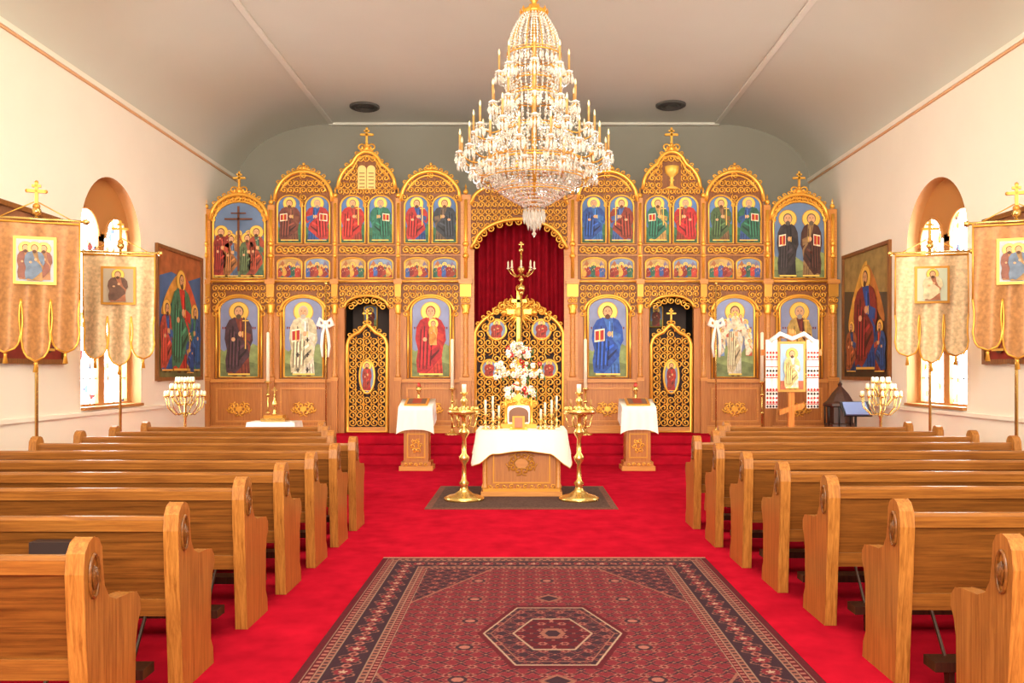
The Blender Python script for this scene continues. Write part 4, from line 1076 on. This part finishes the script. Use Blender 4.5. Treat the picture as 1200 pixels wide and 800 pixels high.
def branch_stand(x, y):
    mb = MB()
    mb.lathe([(.16, 0), (.16, .02), (.05, .06), (.025, .12), (.02, .5), (.045, .54), (.02, .6), (.02, .9), (.04, .94), (.02, .98), (.018, 1.36), (.04, 1.4)], x, y, 0, BRASS, 12)
    for k in range(9):
        a = 2*pi*(k+.3)/9
        for R_, zz, z0_ in ((.12, 1.44, 1.25), (.20, 1.34, 1.12), (.28, 1.23, .98)):
            mb.tube([(x, y, z0_), (x+R_*.5*cos(a), y+R_*.5*sin(a), z0_-.03), (x+R_*.9*cos(a), y+R_*.9*sin(a), z0_+.08), (x+R_*cos(a), y+R_*sin(a), zz)], .009, BRASS, 4)
            mb.lathe([(.008, -.02), (.03, 0), (.032, .012), (.016, .014)], x+R_*cos(a), y+R_*sin(a), zz, BRASS, 7)
            mb.lathe([(.018, 0), (.024, .03), (.018, .065), (.002, .075)], x+R_*cos(a), y+R_*sin(a), zz+.01, CANDLE, 7)
    mb.lathe([(.018, 0), (.024, .04), (.018, .08), (.002, .09)], x, y, 1.4, CANDLE, 7)
    finish('branched_votive_candelabrum', mb)
branch_stand(wx(217, 13.0), 13.0); branch_stand(wx(1032, 12.9), 12.9)
e = empty('side_table', (wx(322, 14.2), 14.2, 0)); sx = wx(322, 14.2)
mb = MB(); mb.box(sx-.36, sx+.36, 13.98, 14.42, .72, .76, ICW)
for a in (-.32, .32):
    for b in (14.02, 14.38): mb.box(sx+a-.025, sx+a+.025, b-.025, b+.025, 0, .72, ICW)
finish('table_frame', mb, e); mb = MB(); drape(mb, sx-.38, sx+.38, 13.96, 14.44, .762, WHITE, lambda u, s_: .22+.05*sin(u*12), .015)
finish('white_cloth', mb, e)
mb = MB(); mb.box(sx-.2, sx+.2, 14.08, 14.32, .775, .83, BRASS); mb.box(sx-.16, sx+.16, 14.1, 14.3, .83, .88, GOLDD)
mb.lathe([(.06, 0), (.03, .04), (.02, .12), (.05, .16), (.05, .2), (.02, .26), (.01, .34)], sx, 14.2, .88, BRASS, 12); finial_cross(mb, sx, 1.2, .14, 14.2, BRASS)
finish('brass_tabernacle_cross', mb)

# ------------------------------------------------------------------ lights
def area(name, loc, rot, sx, sy, e, col, spread=180):
    l = bpy.data.lights.new(name, 'AREA'); l.shape = 'RECTANGLE'; l.size = sx; l.size_y = sy; l.energy = e; l.color = col
    l.spread = math.radians(spread)
    o = bpy.data.objects.new(name, l); o.location = loc; o.rotation_euler = rot; scene.collection.objects.link(o)
area('overhead_fill', (0, 8.8, 6.6), (math.radians(14), 0, 0), 6, 1.6, 370, (1, .89, .70))  # added fill above the view, no real lamp here
area('overhead_fill', (0, 1.0, 6.6), (math.radians(40), 0, 0), 7, 2, 110, (1, .92, .80))  # second added overhead fill, out of view and without a fitting
area('rear_fill', (0, -3.0, 4.4), (math.radians(94), 0, 0), 7, 1.6, 640, (1, .90, .74), 120)  # added light behind the camera aimed at the iconostasis; no loft exists
area('ceiling_fill', (0, -2.4, 2.6), (math.radians(142), 0, 0), 6, 1.5, 900, (1, .95, .85))  # unseen fill added behind the camera to brighten the ceiling; no loft exists
w = bpy.data.worlds.new('sky'); scene.world = w; w.use_nodes = True
bg = w.node_tree.nodes['Background']; bg.inputs['Color'].default_value = (1, .98, .94, 1); bg.inputs['Strength'].default_value = 20.0
try:
    scene.view_settings.view_transform = 'Standard'
except Exception as ex: print(ex)

cam = bpy.data.cameras.new('camera'); co = bpy.data.objects.new('camera', cam); scene.collection.objects.link(co)
co.location = (0, 0, 1.62); co.rotation_euler = (pi/2, 0, 0); cam.lens = 30; cam.sensor_width = 36
cam.shift_x = -14/1200; cam.shift_y = 34/1200
scene.camera = co
